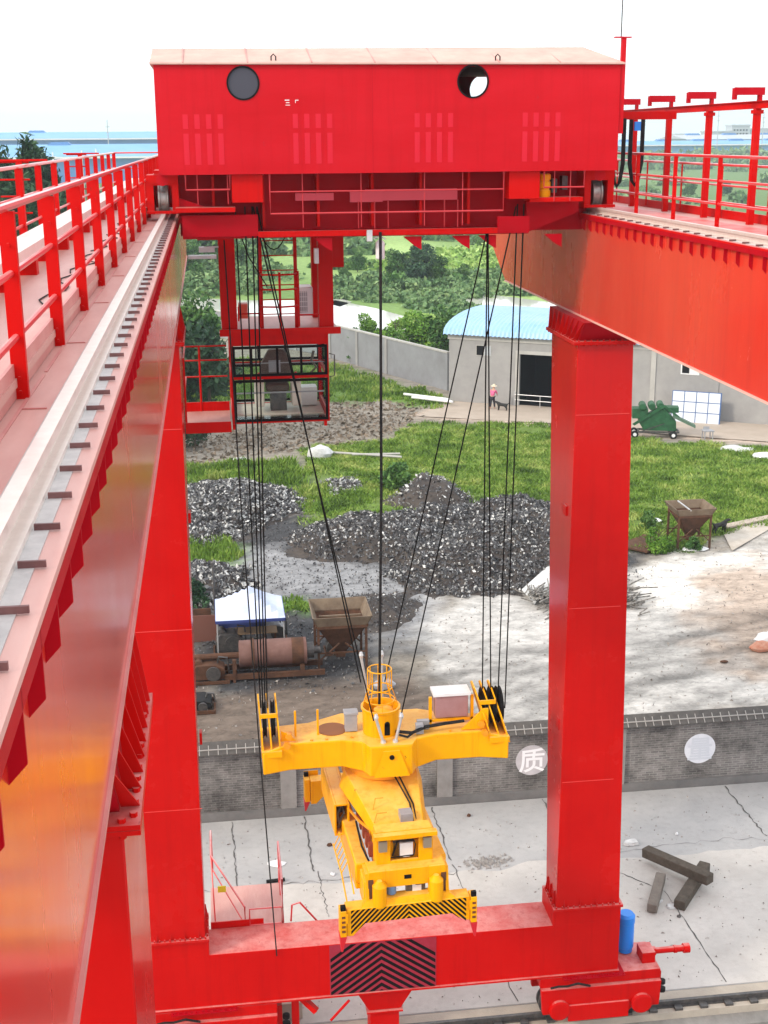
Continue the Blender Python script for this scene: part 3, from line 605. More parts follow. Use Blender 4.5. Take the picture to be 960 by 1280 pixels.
mass('dark_scrub', row(*gx_(225, 345), *gx_(300, 338), 8, 4.5, 6)+row(*gx_(500, 358), *gx_(545, 355), 4, 1.8, 3)+row(*gx_(420, 335), *gx_(450, 333), 3, 1.8, 4), leafB, .5, 450)
mass('reed_bed', row(*gx_(500, 335), *gx_(640, 334), 12, 1.3, 6)+row(*gx_(540, 326), *gx_(650, 322), 12, 1.8, 8)+row(*gx_(540, 418), *gx_(570, 408), 5, 1, 2), grassdry, .5, 420)
fr = []
for py, h in ((312, 2.5), (300, 3), (285, 3), (272, 4), (260, 4), (248, 5), (238, 5), (228, 6), (220, 7), (212, 8)):
    y_ = gp(480, py).y
    for seg in range(3):
        a = random.uniform(-.35, .65); l = random.uniform(.12, .4); fr += row(a*y_, y_*random.uniform(.95, 1.05), (a+l)*y_, y_*random.uniform(.95, 1.05), 16, h*.8, h*1.1, y_*.01)
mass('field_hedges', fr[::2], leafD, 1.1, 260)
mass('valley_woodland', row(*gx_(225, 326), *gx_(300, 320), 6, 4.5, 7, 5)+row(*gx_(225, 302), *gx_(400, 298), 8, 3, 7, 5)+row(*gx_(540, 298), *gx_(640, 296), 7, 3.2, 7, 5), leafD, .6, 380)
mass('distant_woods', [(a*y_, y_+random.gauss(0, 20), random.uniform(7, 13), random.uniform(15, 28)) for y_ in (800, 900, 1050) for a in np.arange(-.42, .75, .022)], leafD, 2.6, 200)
for i, (px, py, sc, kd) in enumerate(((500, 356, .95, 'round'), (525, 357, 1.15, 'dark'), (447, 340, .6, 'round'), (432, 352, .4, 'round'), (548, 356, .8, 'round'), (580, 352, .5, 'round'), (600, 318, .6, 'round'), (260, 340, 1.4, 'dark'), (235, 352, 1.2, 'round'), (290, 345, 1.1, 'round'),
        (820, 262, .8, 'round'), (860, 250, 1.1, 'round'), (905, 245, 1.1, 'dark'), (935, 262, .7, 'round'), (880, 262, .6, 'round'))):
    x_, y_ = gxy(px, py); plant(kd, x_, y_, sc, 'bushy green tree among the fields beyond the pond', 'tree', 'field_tree', 'trees in the fields beyond the pond')
# ------------------------------------------------------------------ water
wm = mat('pond_water', (.62, .62, .56), .1, spec=.9, bump=.02, bs=2)  # bright base colour stands in for sky reflected off the water
def sheet(name, poly, m_, z):
    m = M(); m.add([(x_, y_, z) for x_, y_ in poly], [tuple(range(len(poly)))]); return struct(name, m, m_)
sheet('pond', PG((150,372),(235,372),(300,376),(420,376),(470,386),(520,400),(528,414),(500,417),(430,419),(330,422),(228,404),(150,400)), wm, G+.06)
sheet('pond_inlet', PG((560,373),(585,366),(640,372),(700,380),(760,388),(700,392),(640,388),(590,380)), wm, G+.06)
sheet('flooded_field', PG((380,372),(400,366),(440,378),(425,384)), wm, G+.06)
#@@BUILD
# ------------------------------------------------------------------ brick building with arched blue roof
A0 = Vector(gp(561, 501)); D0 = (Vector(gp(960, 531))-A0); D0.z = 0; L0 = D0.length*1.25; D0.normalize(); N0 = Vector((-D0.y, D0.x, 0))   # N0 points away from the camera
bld = thing('brick_building', tuple(A0), 'long grey rendered building with an arched light blue metal roof and a wide dark doorway', 'building', rz=math.atan2(D0.y, D0.x))
HE = 5.15; DEP = 11
cd_ = lambda px, py: (Vector(gp(px, py))-A0).dot(D0)
d0, d1 = 5.55, 9.3
W = M().box(0, d0, 0, .25, 0, HE).box(d1, L0, 0, .25, 0, HE).box(d0, d1, 0, .25, 3.9, HE)
W.box(0, .25, .25, DEP, 0, HE).box(L0-.25, L0, .25, DEP, 0, HE).box(0, L0, DEP, DEP+.25, 0, HE)
n = 14; arc = [(DEP/2-(DEP/2+.4)*cos(pi*k/n), HE-.05+1.25*sin(pi*k/n)**.8) for k in range(n+1)]
for x_ in (0, L0-.25): W.prism([(0, HE)]+[(max(0, min(DEP, a)), b_-.06) for a, b_ in arc[1:-1]]+[(DEP, HE)], 0, x_, x_+.25)
obj('wall', W, plaster, bld, local=True)
rf = M()
ribs = int(L0/.32)
v = []
for j in range(n+1):
    for i in range(ribs*2+1): v.append((-.35+i*(L0+.7)/(ribs*2), arc[j][0], arc[j][1]+(.07 if i % 2 else 0)))
k = ribs*2+1
rf.add(v, [(j*k+i, j*k+i+1, (j+1)*k+i+1, (j+1)*k+i) for j in range(n) for i in range(k-1)])
obj('roof', rf, mat('light_blue_roof_sheet', (.2, .42, .7), .4, n1=(.36, .54, .74), n1s=.4, n1a=.9, spec=.5), bld, local=True)
obj('eave_band', M().box(-.1, L0, -.06, -.002, HE-.42, HE-.02), plasterlt, bld, local=True)
dr = obj('doorway', M().box(d0-.3, d0, -.05, -.002, 0, 4.1).box(d1, d1+.3, -.05, -.002, 0, 4.1).box(d0-.3, d1+.3, -.06, -.004, 3.9, 4.15), plasterlt, bld, local=True)
obj('gate_rail', M().tube([(d0-.3, -.2, .9), (d1, -.2, .9)], .03).tube([(d0-.3, -.2, .5), (d1, -.2, .5)], .03).tube([(d0-.28, -.2, 0), (d0-.28, -.2, 1.1)], .04).tube([(d0+1.7, -.2, 0), (d0+1.7, -.2, .9)], .03), galv, dr, local=True)
obj('interior', M().box(d0-.5, d1+.5, 5, 5.2, 0, HE-.1).box(d0-.5, d0-.3, .26, 5, 0, HE-.1).box(d1+.3, d1+.5, .26, 5, 0, HE-.1).box(d0-.5, d1+.5, .26, 5.2, HE-.1, HE-.05).box(d0-.5, d1+.5, .26, 5.2, .06, .08), dkint, bld, local=True)
wn = obj('window', M().box(2.15, 3.35, -.03, -.001, HE-1.55, HE-.75), plasterlt, bld, local=True)
obj('open_pane', M().box(2.2, 2.75, -.05, -.031, HE-1.5, HE-.8), dkint, wn, local=True); obj('blocked_pane', M().box(2.8, 3.3, -.05, -.031, HE-1.5, HE-.8), greybld, wn, local=True)
w2 = cd_(840, 530)
wn = obj('window', M().box(w2, w2+1.3, -.03, -.001, HE-2.0, HE-1.0), white, bld, local=True, label='small pale window high on the wall right of the red leg'); obj('pane', M().box(w2+.1, w2+.6, -.05, -.031, HE-1.9, HE-1.1), dkint, wn, local=True)
for q in (805, 890, 1000):
    x_ = cd_(q, 525); obj('wall_pier', M().box(x_, x_+.35, -.08, -.003, 0, HE-.45), plasterlt if q != 890 else plaster, bld, local=True)
# red painted scrawl on the wall at the right edge
m = M(); x_ = cd_(942, 530)
for a, b_, c_, d_ in ((0, 3.4, 1.2, 3.5), (.15, 3.4, .1, 2.4), (.5, 3.4, .55, 2.5), (.9, 3.45, 1.0, 2.0), (1.5, 3.3, 2.2, 3.2), (1.6, 3.2, 1.5, 1.9), (2.2, 3.3, 2.1, 2.0)):
    m.beam((x_+a, -.006, b_-.6), (x_+c_, -.006, d_-.6), .1, .008, up=(0,1,0))
obj('painted_scrawl', m, mat('faded_red_wall_paint', (.45, .08, .07), .8), bld, local=True)
struct('building_apron', M().add([(*p, G+.05) for p in PG((522,521),(562,503),(690,508),(800,519),(960,532),(1100,544),(1100,566),(960,553),(860,546),(790,540),(690,530))], [tuple(range(11))]), slabm)
# perimeter wall
def pwall(name, a, b_, h, label, m_):
    d = (b_-a); d.z = 0; l = d.length; rz = math.atan2(d.y, d.x); t_ = thing(name, tuple(a), label, 'wall', rz=rz)
    obj('wall_body', M().box(0, l, 0, .24, 0, h), m_, t_, local=True); obj('wall_cap', M().box(0, l, -.05, .29, h+.001, h+.12), plasterlt, t_, local=True)
    for k in range(int(l/5)): obj('pier', M().box(k*5, k*5+.35, -.1, -.001, 0, h-.02), plaster, t_, local=True)
pwall('perimeter_wall', Vector(gp(412, 447)), Vector(gp(559, 489)), 3.0, 'grey rendered boundary wall between the cab and the brick building', mat('boundary_wall_render', (.3, .31, .33), .9, n1=(.2, .2, .21), n1s=.6, n1a=.8))
pwall('perimeter_wall', Vector(gp(120, 396)), Vector(gp(412, 445)), 2.6, 'grey boundary wall along the pond behind the cab', MATS['boundary_wall_render'])
for i, (a, b_) in enumerate((((505, 499), (562, 506)), ((515, 503), (566, 509)))):
    pa, pb = gp(*a), gp(*b_); o = obj('pipe', M().tube([(pa.x, pa.y, G+.4), (pb.x, pb.y, G+.4)], .1, 10), white, loc=tuple(pa)); tag(o, ('rear' if i == 0 else 'front')+' long white pipe lying by the boundary wall', 'pipe')
# person and dogs
def human(px, py, ang):
    p = gp(px, py, G+.05); base = (p.x, p.y, G+.05); t_ = thing('person', base, 'person in a pink top and pale sun hat bending by the brick building', 'person', rz=ang)
    def skinfig(name, J, E, Rd, m_, par):
        me_ = bpy.data.meshes.new(name); me_.from_pydata(J, E, []); me_.materials.append(m_)
        o = bpy.data.objects.new(name, me_); COL.objects.link(o); o.parent = par
        sk = o.modifiers.new('skin', 'SKIN'); me_.skin_vertices[0].data[0].use_root = True
        for k, r_ in enumerate(Rd): me_.skin_vertices[0].data[k].radius = (r_, r_)
        o.modifiers.new('sub', 'SUBSURF').levels = 1; return o
    J = [(0,0,.88),(0,.1,1.15),(0,.22,1.36),(0,.28,1.46),(0,.33,1.6), (-.17,.22,1.33),(-.24,.34,1.08),(-.18,.5,.9), (.17,.22,1.33),(.24,.36,1.08),(.2,.52,.92), (-.1,0,.82),(-.13,.06,.46),(-.14,0,.06),(-.14,.13,.04), (.1,0,.82),(.13,.1,.46),(.15,.12,.06),(.15,.25,.04)]
    E_ = [(0,1),(1,2),(2,3),(3,4),(2,5),(5,6),(6,7),(2,8),(8,9),(9,10),(0,11),(11,12),(12,13),(13,14),(0,15),(15,16),(16,17),(17,18)]
    Rd = [.14,.13,.15,.055,.1,.06,.045,.035,.06,.045,.035,.1,.07,.045,.04,.1,.07,.045,.04]
    body = skinfig('body', J, E_, Rd, skin, t_)
    skinfig('jacket', [J[0], J[1], J[2], J[5], J[6], J[8], J[9]], [(0,1),(1,2),(2,3),(3,4),(2,5),(5,6)], [.17,.165,.175,.08,.06,.08,.06], pinkc, t_)
    skinfig('trousers', [(0,0,.86), J[11], J[12], (-.14,0,.12), J[15], J[16], (.15,.12,.12)], [(0,1),(1,2),(2,3),(0,4),(4,5),(5,6)], [.16,.115,.085,.07,.115,.085,.07], trous, t_)
    obj('sun_hat', M().lathe((0,.33,1.64), [(.24, 0), (.23, .02), (.12, .04), (.11, .12), (.06, .15)], 14), hatm, t_, local=True)
    # feet reach the ground at base z
human(615, 511, -.6)
def dog(px, py, ang, label):
    p = gp(px, py, G+.05); t_ = bpy.data.meshes.new('dog')
    J = [(-.28,0,.42),(0,0,.42),(.28,0,.46),(.42,0,.6),(.55,0,.62),(.68,0,.58), (.28,.09,.3),(.29,.09,.16),(.3,.09,.0), (.28,-.09,.3),(.27,-.09,.16),(.3,-.09,0), (-.26,.09,.28),(-.34,.09,.15),(-.3,.09,0), (-.26,-.09,.28),(-.32,-.09,.15),(-.28,-.09,0), (-.42,0,.52),(-.55,0,.62)]
    E_ = [(0,1),(1,2),(2,3),(3,4),(4,5),(2,6),(6,7),(7,8),(2,9),(9,10),(10,11),(0,12),(12,13),(13,14),(0,15),(15,16),(16,17),(0,18),(18,19)]
    Rd = [.11,.12,.13,.08,.085,.04,.06,.035,.03,.06,.035,.03,.07,.035,.03,.07,.035,.03,.03,.015]
    t_.from_pydata(J, E_, []); t_.materials.append(fur); o = bpy.data.objects.new('dog', t_); COL.objects.link(o); o.location = p; o.rotation_euler[2] = ang
    o.modifiers.new('skin', 'SKIN'); t_.skin_vertices[0].data[0].use_root = True
    for k, r_ in enumerate(Rd): t_.skin_vertices[0].data[k].radius = (r_, r_)
    o.modifiers.new('sub', 'SUBSURF').levels = 1; tag(o, label, 'dog')
dog(628, 513, pi-.5, 'black dog standing beside the person at the brick building'); dog(899, 666, .3, 'black dog standing right of the small rusty hopper')
# ------------------------------------------------------------------ hoppers
def hopper(cx, cy, wd, dp, ztop, zleg, label, wide=1.0):
    t_ = thing('feed_hopper', (cx, cy, G), label, 'hopper'); hx, hy = wd/2, dp/2
    zt = ztop-G; zr = zt-wd*.2; zb = zt-wd*.75
    def frust(m, a, z1, b_, z0, th=.04, off=0):
        for s in (-1, 1):
            m.hexa([(s*a[0], -a[1], z1), (s*a[0], a[1], z1), (s*b_[0]+off, b_[1], z0), (s*b_[0]+off, -b_[1], z0), (s*(a[0]-th), -a[1], z1), (s*(a[0]-th), a[1], z1), (s*(b_[0]-th)+off, b_[1], z0), (s*(b_[0]-th)+off, -b_[1], z0)])
            m.hexa([(-a[0], s*a[1], z1), (a[0], s*a[1], z1), (b_[0]+off, s*b_[1], z0), (-b_[0]+off, s*b_[1], z0), (-a[0], s*(a[1]-th), z1), (a[0], s*(a[1]-th), z1), (b_[0]+off, s*(b_[1]-th), z0), (-b_[0]+off, s*(b_[1]-th), z0)])
    m = M(); frust(m, (hx, hy), zt, (hx*.82, hy*.82), zr+.02); obj('rim_panels', m, rustlt, t_, local=True)
    m = M(); frust(m, (hx*.82, hy*.82), zr, (hx*.18, hy*.2), zb); obj('cone', m, rust, t_, local=True)
    obj('spout', M().box(-hx*.16, hx*.16, -hy*.18, hy*.18, zb-.25, zb), rust, t_, local=True)
    m = M().box(-hx*.84, hx*.84, -hy*.86, -hy*.79, zr-.05, zr+.05).box(-hx*.84, hx*.84, hy*.79, hy*.86, zr-.05, zr+.05).box(-hx*.88, -hx*.81, -hy*.78, hy*.78, zr-.049, zr+.049).box(hx*.81, hx*.88, -hy*.78, hy*.78, zr-.049, zr+.049)
    obj('ring_frame', m, rust, t_, local=True)
    for sx_ in (-1, 1):
        for sy in (-1, 1):
            lg = obj('leg', M().beam((sx_*hx*.8, sy*hy*.8, zr-.03), (sx_*hx*.8, sy*hy*.8, 0), .09, .09), rust, t_, local=True)
            obj('brace', M().beam((sx_*hx*.8, sy*hy*.8, .35), (sx_*hx*.1, sy*hy*.8, zr*.62), .05, .05), rust, lg, local=True)
    obj('tie_bar', M().beam((-hx*.8, -hy*.8, zr*.4), (hx*.8, -hy*.8, zr*.4), .05, .05).beam((-hx*.8, hy*.8, zr*.4), (hx*.8, hy*.8, zr*.4), .05, .05), rust, t_, local=True)
    return t_
h1 = hopper(4.33, 46.1, 2.25, 2.2, -17.1, 0, 'large rusty square hopper on legs between the canopy and the spreader')
obj('inner_bar', M().box(-.8, .8, -.05, .02, 1.8, 1.86), rustlt, h1, local=True)
h2 = hopper(*gxy(860, 681), 2.0, 1.8, -17.2, 0, 'small rusty hopper on four thin legs in the meadow right of the red leg')
obj('inner_bar', M().beam((-.3, -.9, 2.0), (-.35, .8, 2.03), .06, .05), galv, h2, local=True)
# ------------------------------------------------------------------ drum with its drive
dt = thing('rotary_drum', (1.75, 45.1, G), 'rusty horizontal steel drum lying beside the large hopper', 'drum')
obj('shell', M().lathe((.45, 45.1, -18.35), [(.36, 0), (.5, .02), (.5, .9), (.54, .9), (.54, 1.0), (.5, 1.0), (.5, 2.5), (.36, 2.52)], 28, 0), drumm, dt, smooth=True)
obj('dark_end_band', M().lathe((2.4, 45.1, -18.35), [(.505, 0), (.505, .45)], 28, 0), rust, dt)
obj('riding_ring', M().lathe((.9, 45.1, -18.35), [(.56, 0), (.56, .12)], 28, 0), rust, dt)
obj('shaft', M().tube([(-1.6, 45.1, -18.4), (.45, 45.1, -18.4)], .12, 10), rust, dt)
obj('end_hub', M().lathe((2.98, 45.1, -18.35), [(.3, 0), (.3, .25), (.14, .25), (.14, .5)], 16, 0), steeldk, dt)
obj('support_frame', M().box(-.1, 3.6, 44.55, 44.67, G+.1, G+.3).box(-.1, 3.6, 45.5, 45.62, G+.1, G+.3).box(.2, .35, 44.55, 45.6, G+.3, G+.5).box(2.7, 2.85, 44.55, 45.6, G+.3, G+.5).box(.2, .3, 44.5, 44.6, G, G+.9), rust, dt)
def scrap(px, py, w_, d_, h_, label, cat, m_, seed, extra=None):
    p = gp(px, py); r_ = random.Random(seed); t_ = thing(cat.replace(' ', '_'), (p.x, p.y, G), label, cat)
    obj('base_frame', M().box(-w_/2, w_/2, -d_/2, -d_/2+.06, .02, .14).box(-w_/2, w_/2, d_/2-.06, d_/2, .02, .14).box(-w_/2, -w_/2+.06, -d_/2+.06, d_/2-.06, .02, .13).box(w_/2-.06, w_/2, -d_/2+.06, d_/2-.06, .02, .13), rust, t_, local=True)
    obj('housing', M().prism([(-w_*.4, .14), (w_*.4, .14), (w_*.38, h_*.6), (w_*.15, h_*.8), (-w_*.3, h_*.78), (-w_*.42, h_*.5)], 1, -d_*.35, d_*.35), m_, t_, local=True, bevel=.02)
    obj('flywheel', M().lathe((w_*.1, -d_*.35-.12, h_*.45), [(h_*.3, 0), (h_*.3, .08), (h_*.08, .08), (h_*.08, .12)], 18, 1), steeldk, t_, local=True)
    obj('motor', M().lathe((-w_*.25, 0, h_*.78), [(.04, -.2), (h_*.16, -.18), (h_*.16, .18), (.04, .2)], 14, 1), m_, t_, local=True)
    obj('pipework', M().tube([(w_*.2, 0, h_*.7), (w_*.25, 0, h_), (w_*.45, 0, h_*.95), (w_*.5, 0, .2)], .04, 6), steeldk, t_, local=True)
scrap(288, 815, 1.3, 1.0, 1.1, 'dark engine block standing behind the left end of the rusty drum', 'engine', steeldk, 1)
scrap(345, 800, .9, .9, 1.0, 'grey and black pump unit in front of the canopy', 'pump', greyp, 2)
scrap(262, 850, 1.5, 1.0, .9, 'rusty gearbox at the far left end of the drum shaft', 'gearbox', rust, 3)
scrap(418, 815, .8, .8, .7, 'low dark motor between the drum and the large hopper', 'motor', steeldk, 4)
scrap(250, 885, 1.1, 1.2, .55, 'low black machine frame beside the left red leg', 'machine frame', black, 5)
cq = gp(293, 795); wb = obj('junction_box', M().box(cq.x-.2, cq.x+.2, cq.y-.1, cq.y+.1, G+.9, G+1.3).box(cq.x-.04, cq.x+.04, cq.y-.04, cq.y+.04, G, G+.9), white, loc=tuple(cq), bevel=.02); tag(wb, 'white box on a short stand behind the rusty drum', 'box')
pp = gp(270, 790); po = thing('pole', tuple(pp), 'thin dark pole standing left of the canopy', 'pole'); obj('shaft', M().tube([pp, pp+Vector((0, 0, 2.9))], .05, 8), steeldk, po); obj('pole_cap', M().lathe((pp.x, pp.y, G+2.9), [(.09, 0), (.1, .08), (.04, .14)], 10), steeldk, po)
sh = gp(240, 800); st = thing('scrap_metal', tuple(sh), 'rusty brown sheet panels standing beside the left leg near the canopy', 'scrap metal')
obj('sheet', M().box(sh.x-.9, sh.x+.8, sh.y, sh.y+.05, G, G+1.3), rust, st); obj('sheet', M().box(sh.x-.2, sh.x+1.0, sh.y-.25, sh.y-.2, G, G+1.1), mat('brown_sheet', (.18, .07, .05), .7), st)
# ------------------------------------------------------------------ canopy tent
tx0, tx1, ty0, ty1 = -.36, 2.28, 46.7, 49.2; zc, zp = -17.62, -16.7
ct = thing('canopy_tent', ((tx0+tx1)/2, (ty0+ty1)/2, G), 'pale blue and white pop-up canopy over a table beside the rusty drum', 'canopy')
cxm, cym = (tx0+tx1)/2, (ty0+ty1)/2; m = M(); N_ = 10; v = []
for j in range(N_+1):
    for i in range(N_+1):
        u, w_ = i/N_*2-1, j/N_*2-1; e = max(abs(u), abs(w_)); z = zc+(zp-zc)*(1-e)**1.15*1.0-.05*(1-abs(abs(u)-abs(w_)))*0
        z -= .1*sin(pi*min(1, e))*(1-min(abs(u), abs(w_))/(e+1e-6)); v.append((cxm+u*(tx1-tx0)/2, cym+w_*(ty1-ty0)/2, z))
m.add(v, [(j*(N_+1)+i, j*(N_+1)+i+1, (j+1)*(N_+1)+i+1, (j+1)*(N_+1)+i) for j in range(N_) for i in range(N_)])
obj('canopy', m, tentm, ct)
obj('skirt', M().box(tx0, tx1, ty0-.02, ty0, zc-.12, zc).box(tx0, tx1, ty1, ty1+.02, zc-.12, zc).box(tx0-.02, tx0, ty0, ty1, zc-.12, zc).box(tx1, tx1+.02, ty0, ty1, zc-.12, zc), tentdk, ct)
for a in (tx0+.05, tx1-.05):
    for b_ in (ty0+.05, ty1-.05): obj('leg', M().tube([(a, b_, G), (a, b_, zc)], .025, 6), galv, ct)
obj('side_curtain', M().box(tx0+.1, tx1-.1, ty1-.1, ty1-.08, G+.1, zc), tentdk, ct)
tb = thing('work_table', (1.0, 47.7, G), 'brown table under the pale blue canopy', 'table')
obj('table_top', M().box(.1, 2.0, 47.4, 48.1, G+.75, G+.8), mat('brown_board', (.3, .2, .12), .7), tb)
for a in (.15, 1.9):
    for b_ in (47.45, 48.0): obj('leg', M().box(a, a+.06, b_, b_+.06, G, G+.75), rust, tb)
# ------------------------------------------------------------------ green machine, panel, stool
gmx = gp(825, 546); gt = thing('green_threshing_machine', tuple(gmx), 'green farm processing machine on small wheels in front of the grey building', 'machine', rz=-.25)
obj('chassis', M().box(-1.5, 1.2, -.5, -.4, .35, .47).box(-1.5, 1.2, .4, .5, .35, .47).box(-1.5, -1.4, -.4, .4, .36, .46).box(1.1, 1.2, -.4, .4, .36, .46).beam((-1.4,-.45,.4), (.2,-.45,1.0), .06, .06), steeldk, gt, local=True)
obj('body', M().prism([(-1.1,.5),(1.0,.5),(.95,1.15),(.15,2.0),(-.2,1.95),(-1.5,1.15),(-1.4,.95)], 1, -.45, .45), grnm, gt, local=True, bevel=.02)
obj('hood', M().prism([(-1.9,.95),(-1.75,.85),(.15,2.1),(1.2,1.3),(1.15,1.5),(.2,2.25),(0,2.25)], 1, -.55, -.46), grnm, gt, local=True)
for a in (-1.25, -.65, -.1): obj('roller', M().lathe((a, -.5, 2.15+a*.05), [(.2, 0), (.24, .05), (.24, 1.0), (.2, 1.05)], 16, 1), grnm, gt, local=True, smooth=True)
obj('feed_box', M().box(-1.9, -.9, -.4, .5, 1.3, 1.95).box(.0, 1.1, -.3, .5, 1.7, 2.05), grnm, gt, local=True, bevel=.02)
obj('chute', M().hexa([(.7,-.6,1.45),(.8,.5,1.45),(2.3,.5,.75),(2.2,-.6,.75),(.7,-.6,1.5),(.8,.5,1.5),(2.3,.5,.8),(2.2,-.6,.8)]).hexa([(.7,-.64,1.45),(.7,-.6,1.45),(2.2,-.6,.75),(2.2,-.64,.75),(.7,-.64,1.65),(.7,-.6,1.65),(2.2,-.6,.95),(2.2,-.64,.95)]), mat('green_grey_sheet', (.1, .17, .12), .5), gt, local=True)
for a, b_ in ((.8, -.62), (.8, .62), (-1.7, -.5), (-1.7, .5)):
    wh = obj('wheel', M().lathe((a, b_-.07, .25), [(.16, 0), (.25, .02), (.25, .12), (.16, .14)], 20, 1), black, gt, local=True); obj('hub', M().lathe((a, b_-.08, .25), [(.12, 0), (.12, .16)], 12, 1), white, wh, local=True)
pa, pb = gp(838, 527), gp(899, 531.5); pz = math.atan2(pb.y-pa.y, pb.x-pa.x); pt = thing('panel_board', tuple(pa), 'large board of twelve white squares in a blue frame leaning on the grey wall', 'panel', rz=pz)
wl = (pb-pa).length; lean = .25; m = M(); f_ = M()
for i in range(4):
    for j in range(3):
        x0 = .05+i*(wl-.05)/4; z0 = .05+j*.72; m.hexa([(x0,lean*z0*.4,z0),(x0+(wl-.05)/4-.06,lean*z0*.4,z0),(x0+(wl-.05)/4-.06,lean*z0*.4+.02,z0),(x0,lean*z0*.4+.02,z0),(x0,lean*(z0+.66)*.4,z0+.66),(x0+(wl-.05)/4-.06,lean*(z0+.66)*.4,z0+.66),(x0+(wl-.05)/4-.06,lean*(z0+.66)*.4+.02,z0+.66),(x0,lean*(z0+.66)*.4+.02,z0+.66)])
obj('white_squares', m, whitepan, pt, local=True)
obj('blue_frame', M().hexa([(0,.02,0),(wl+.02,.02,0),(wl+.02,.06,0),(0,.06,0),(0,.02+lean*2.2*.4,2.2),(wl+.02,.02+lean*2.2*.4,2.2),(wl+.02,.06+lean*2.2*.4,2.2),(0,.06+lean*2.2*.4,2.2)]), bluepan, pt, local=True)
sp = gp(884, 549); stt = thing('stool', tuple(sp), 'small grey wooden stool on the apron right of the green machine', 'stool')
obj('seat', M().box(-.35, .35, -.3, .3, .55, .62), greyp, stt, local=True)
for a in (-.3, .24):
    for b_ in (-.26, .2): obj('leg', M().box(a, a+.06, b_, b_+.06, 0, .55), greyp, stt, local=True)
obj('backrest', M().box(-.2, .2, .24, .3, .621, .8), greyp, stt, local=True)
# field litter
def lump(px, py, r_, h_, m_, label, cat, seed, sx_=1.6):
    p = gp(px, py); q = random.Random(seed); m = M(); m.lathe((0, 0, 0), [(r_*.9, 0), (r_, h_*.4), (r_*.75, h_*.8), (r_*.3, h_)], 12)
    m.v = [((x_*sx_)*q.uniform(.85, 1.15), y_*q.uniform(.85, 1.15), z*q.uniform(.85, 1.1)) for x_, y_, z in m.v]
    o = obj(cat.replace(' ', '_'), m, m_, local=True, loc=(p.x, p.y, G+.02), smooth=True); tag(o, label, cat)
lump(245, 660, .55, .25, rag, 'pale grey white patch of plastic at the foot of the left slag heap', 'plastic', 21, 1.8)
lump(430, 604, .3, .2, white, 'white rag lying on top of the small rag heap', 'rag', 22)
lump(300, 575, .3, .15, rag, 'small white scrap on the debris strip below the cab', 'scrap', 23)
lump(905, 828, .1, .06, rust, 'small dark clod on the dirt yard behind the brick wall at the right', 'clod', 24)
lump(400, 572, .5, .75, rag, 'grey white sack lying near the poles in the debris left of centre', 'sack', 1)
lump(681, 692, .28, .9, teal, 'teal plastic bag hanging on the slag heap edge beside the red leg', 'bag', 2, .8)
lump(812, 534, .3, .2, rag, 'tiny white rag on the grass in front of the green machine', 'rag', 3)
lump(928, 564, .45, .2, rag, 'grey white torn sheet on the grass at the right edge', 'sheet', 4, 2)
lump(955, 572, .5, .3, white, 'white lump of plastic at the right edge of the meadow', 'plastic', 5)
lump(915, 562, .5, .25, rag, 'small pale stone left of the torn sheet', 'stone', 6)
lump(868, 688, .35, .15, white, 'white plastic under the small rusty hopper', 'plastic', 7, 2)
lump(815, 653, .3, .2, white, 'round white bag left of the small rusty hopper', 'bag', 8)
lump(480, 860, .25, .35, greyp, 'small grey block behind the wire cage of the headblock', 'block', 9)
lump(953, 812, .35, .3, brickred, 'broken red brick lump at the right edge of the dirt yard', 'brick rubble', 10, 1.5)
lump(958, 803, .3, .4, white, 'white sheet folded over the brick rubble at the right edge', 'sheet', 11)
for i, (a, b_, lb) in enumerate((((412, 570), (502, 576), 'long pale pole lying in the grass, the upper of two'), ((440, 573), (500, 572), 'long pale pole lying in the grass, the lower of two'))):
    pa, pb = gp(*a), gp(*b_); tag(obj('timber_pole', M().tube([(pa.x, pa.y, G+.25), (pb.x, pb.y, G+.25)], .07, 7), plasterlt, loc=tuple(pa)), lb, 'pole')
for i, (a, b_, lb) in enumerate((((905, 662), (985, 645), 'long grey beige plank on the pale strip at the right edge'), ((790, 690), (822, 676), 'rusty metal sheet lying against the red leg base grass'))):
    pa, pb = gp(*a), gp(*b_); tag(obj('plank', M().beam((pa.x, pa.y, G+.15), (pb.x, pb.y, G+.15), .5 if i == 0 else 1.6, .1), slabm if i == 0 else rust, loc=tuple(pa), bevel=.01), lb, 'plank')
struct('pale_track', M().add([(*p, G+.07) for p in PG((800,758),(830,745),(905,670),(930,655),(990,636),(1020,642),(960,664),(915,690))][2:], [(0,1,2,3,4,5)]), mat('pale_sand', (.6, .55, .48), .9, n1=(.35, .3, .24), n1s=1.2, n1a=.8))
# sleepers
def sleeper(a, b_, za, zb, label, s_=.26, m_=wood):
    pa, pb = gp(*a, G+.2), gp(*b_, G+.2); pa.z, pb.z = G+za, G+zb; t_ = obj('timber_sleeper', M().beam(pa, pb, s_, s_*.9), m_, loc=tuple(pa), bevel=.025); tag(t_, label, 'sleeper')
sleeper((826, 1096), (815, 1137), .22, .22, 'shortest weathered sleeper lying left of the other two', .26, mat('lighter_wood', (.12, .1, .085), .85, n1=(.2, .17, .14), n1s=7, n1a=.8, bump=.4, bs=25))
sleeper((881, 1084), (849, 1132), .24, .2, 'dark sleeper lying underneath the longest one', .3)
sleeper((806, 1071), (887, 1112), .38, .5, 'longest dark sleeper resting across the other two', .3)
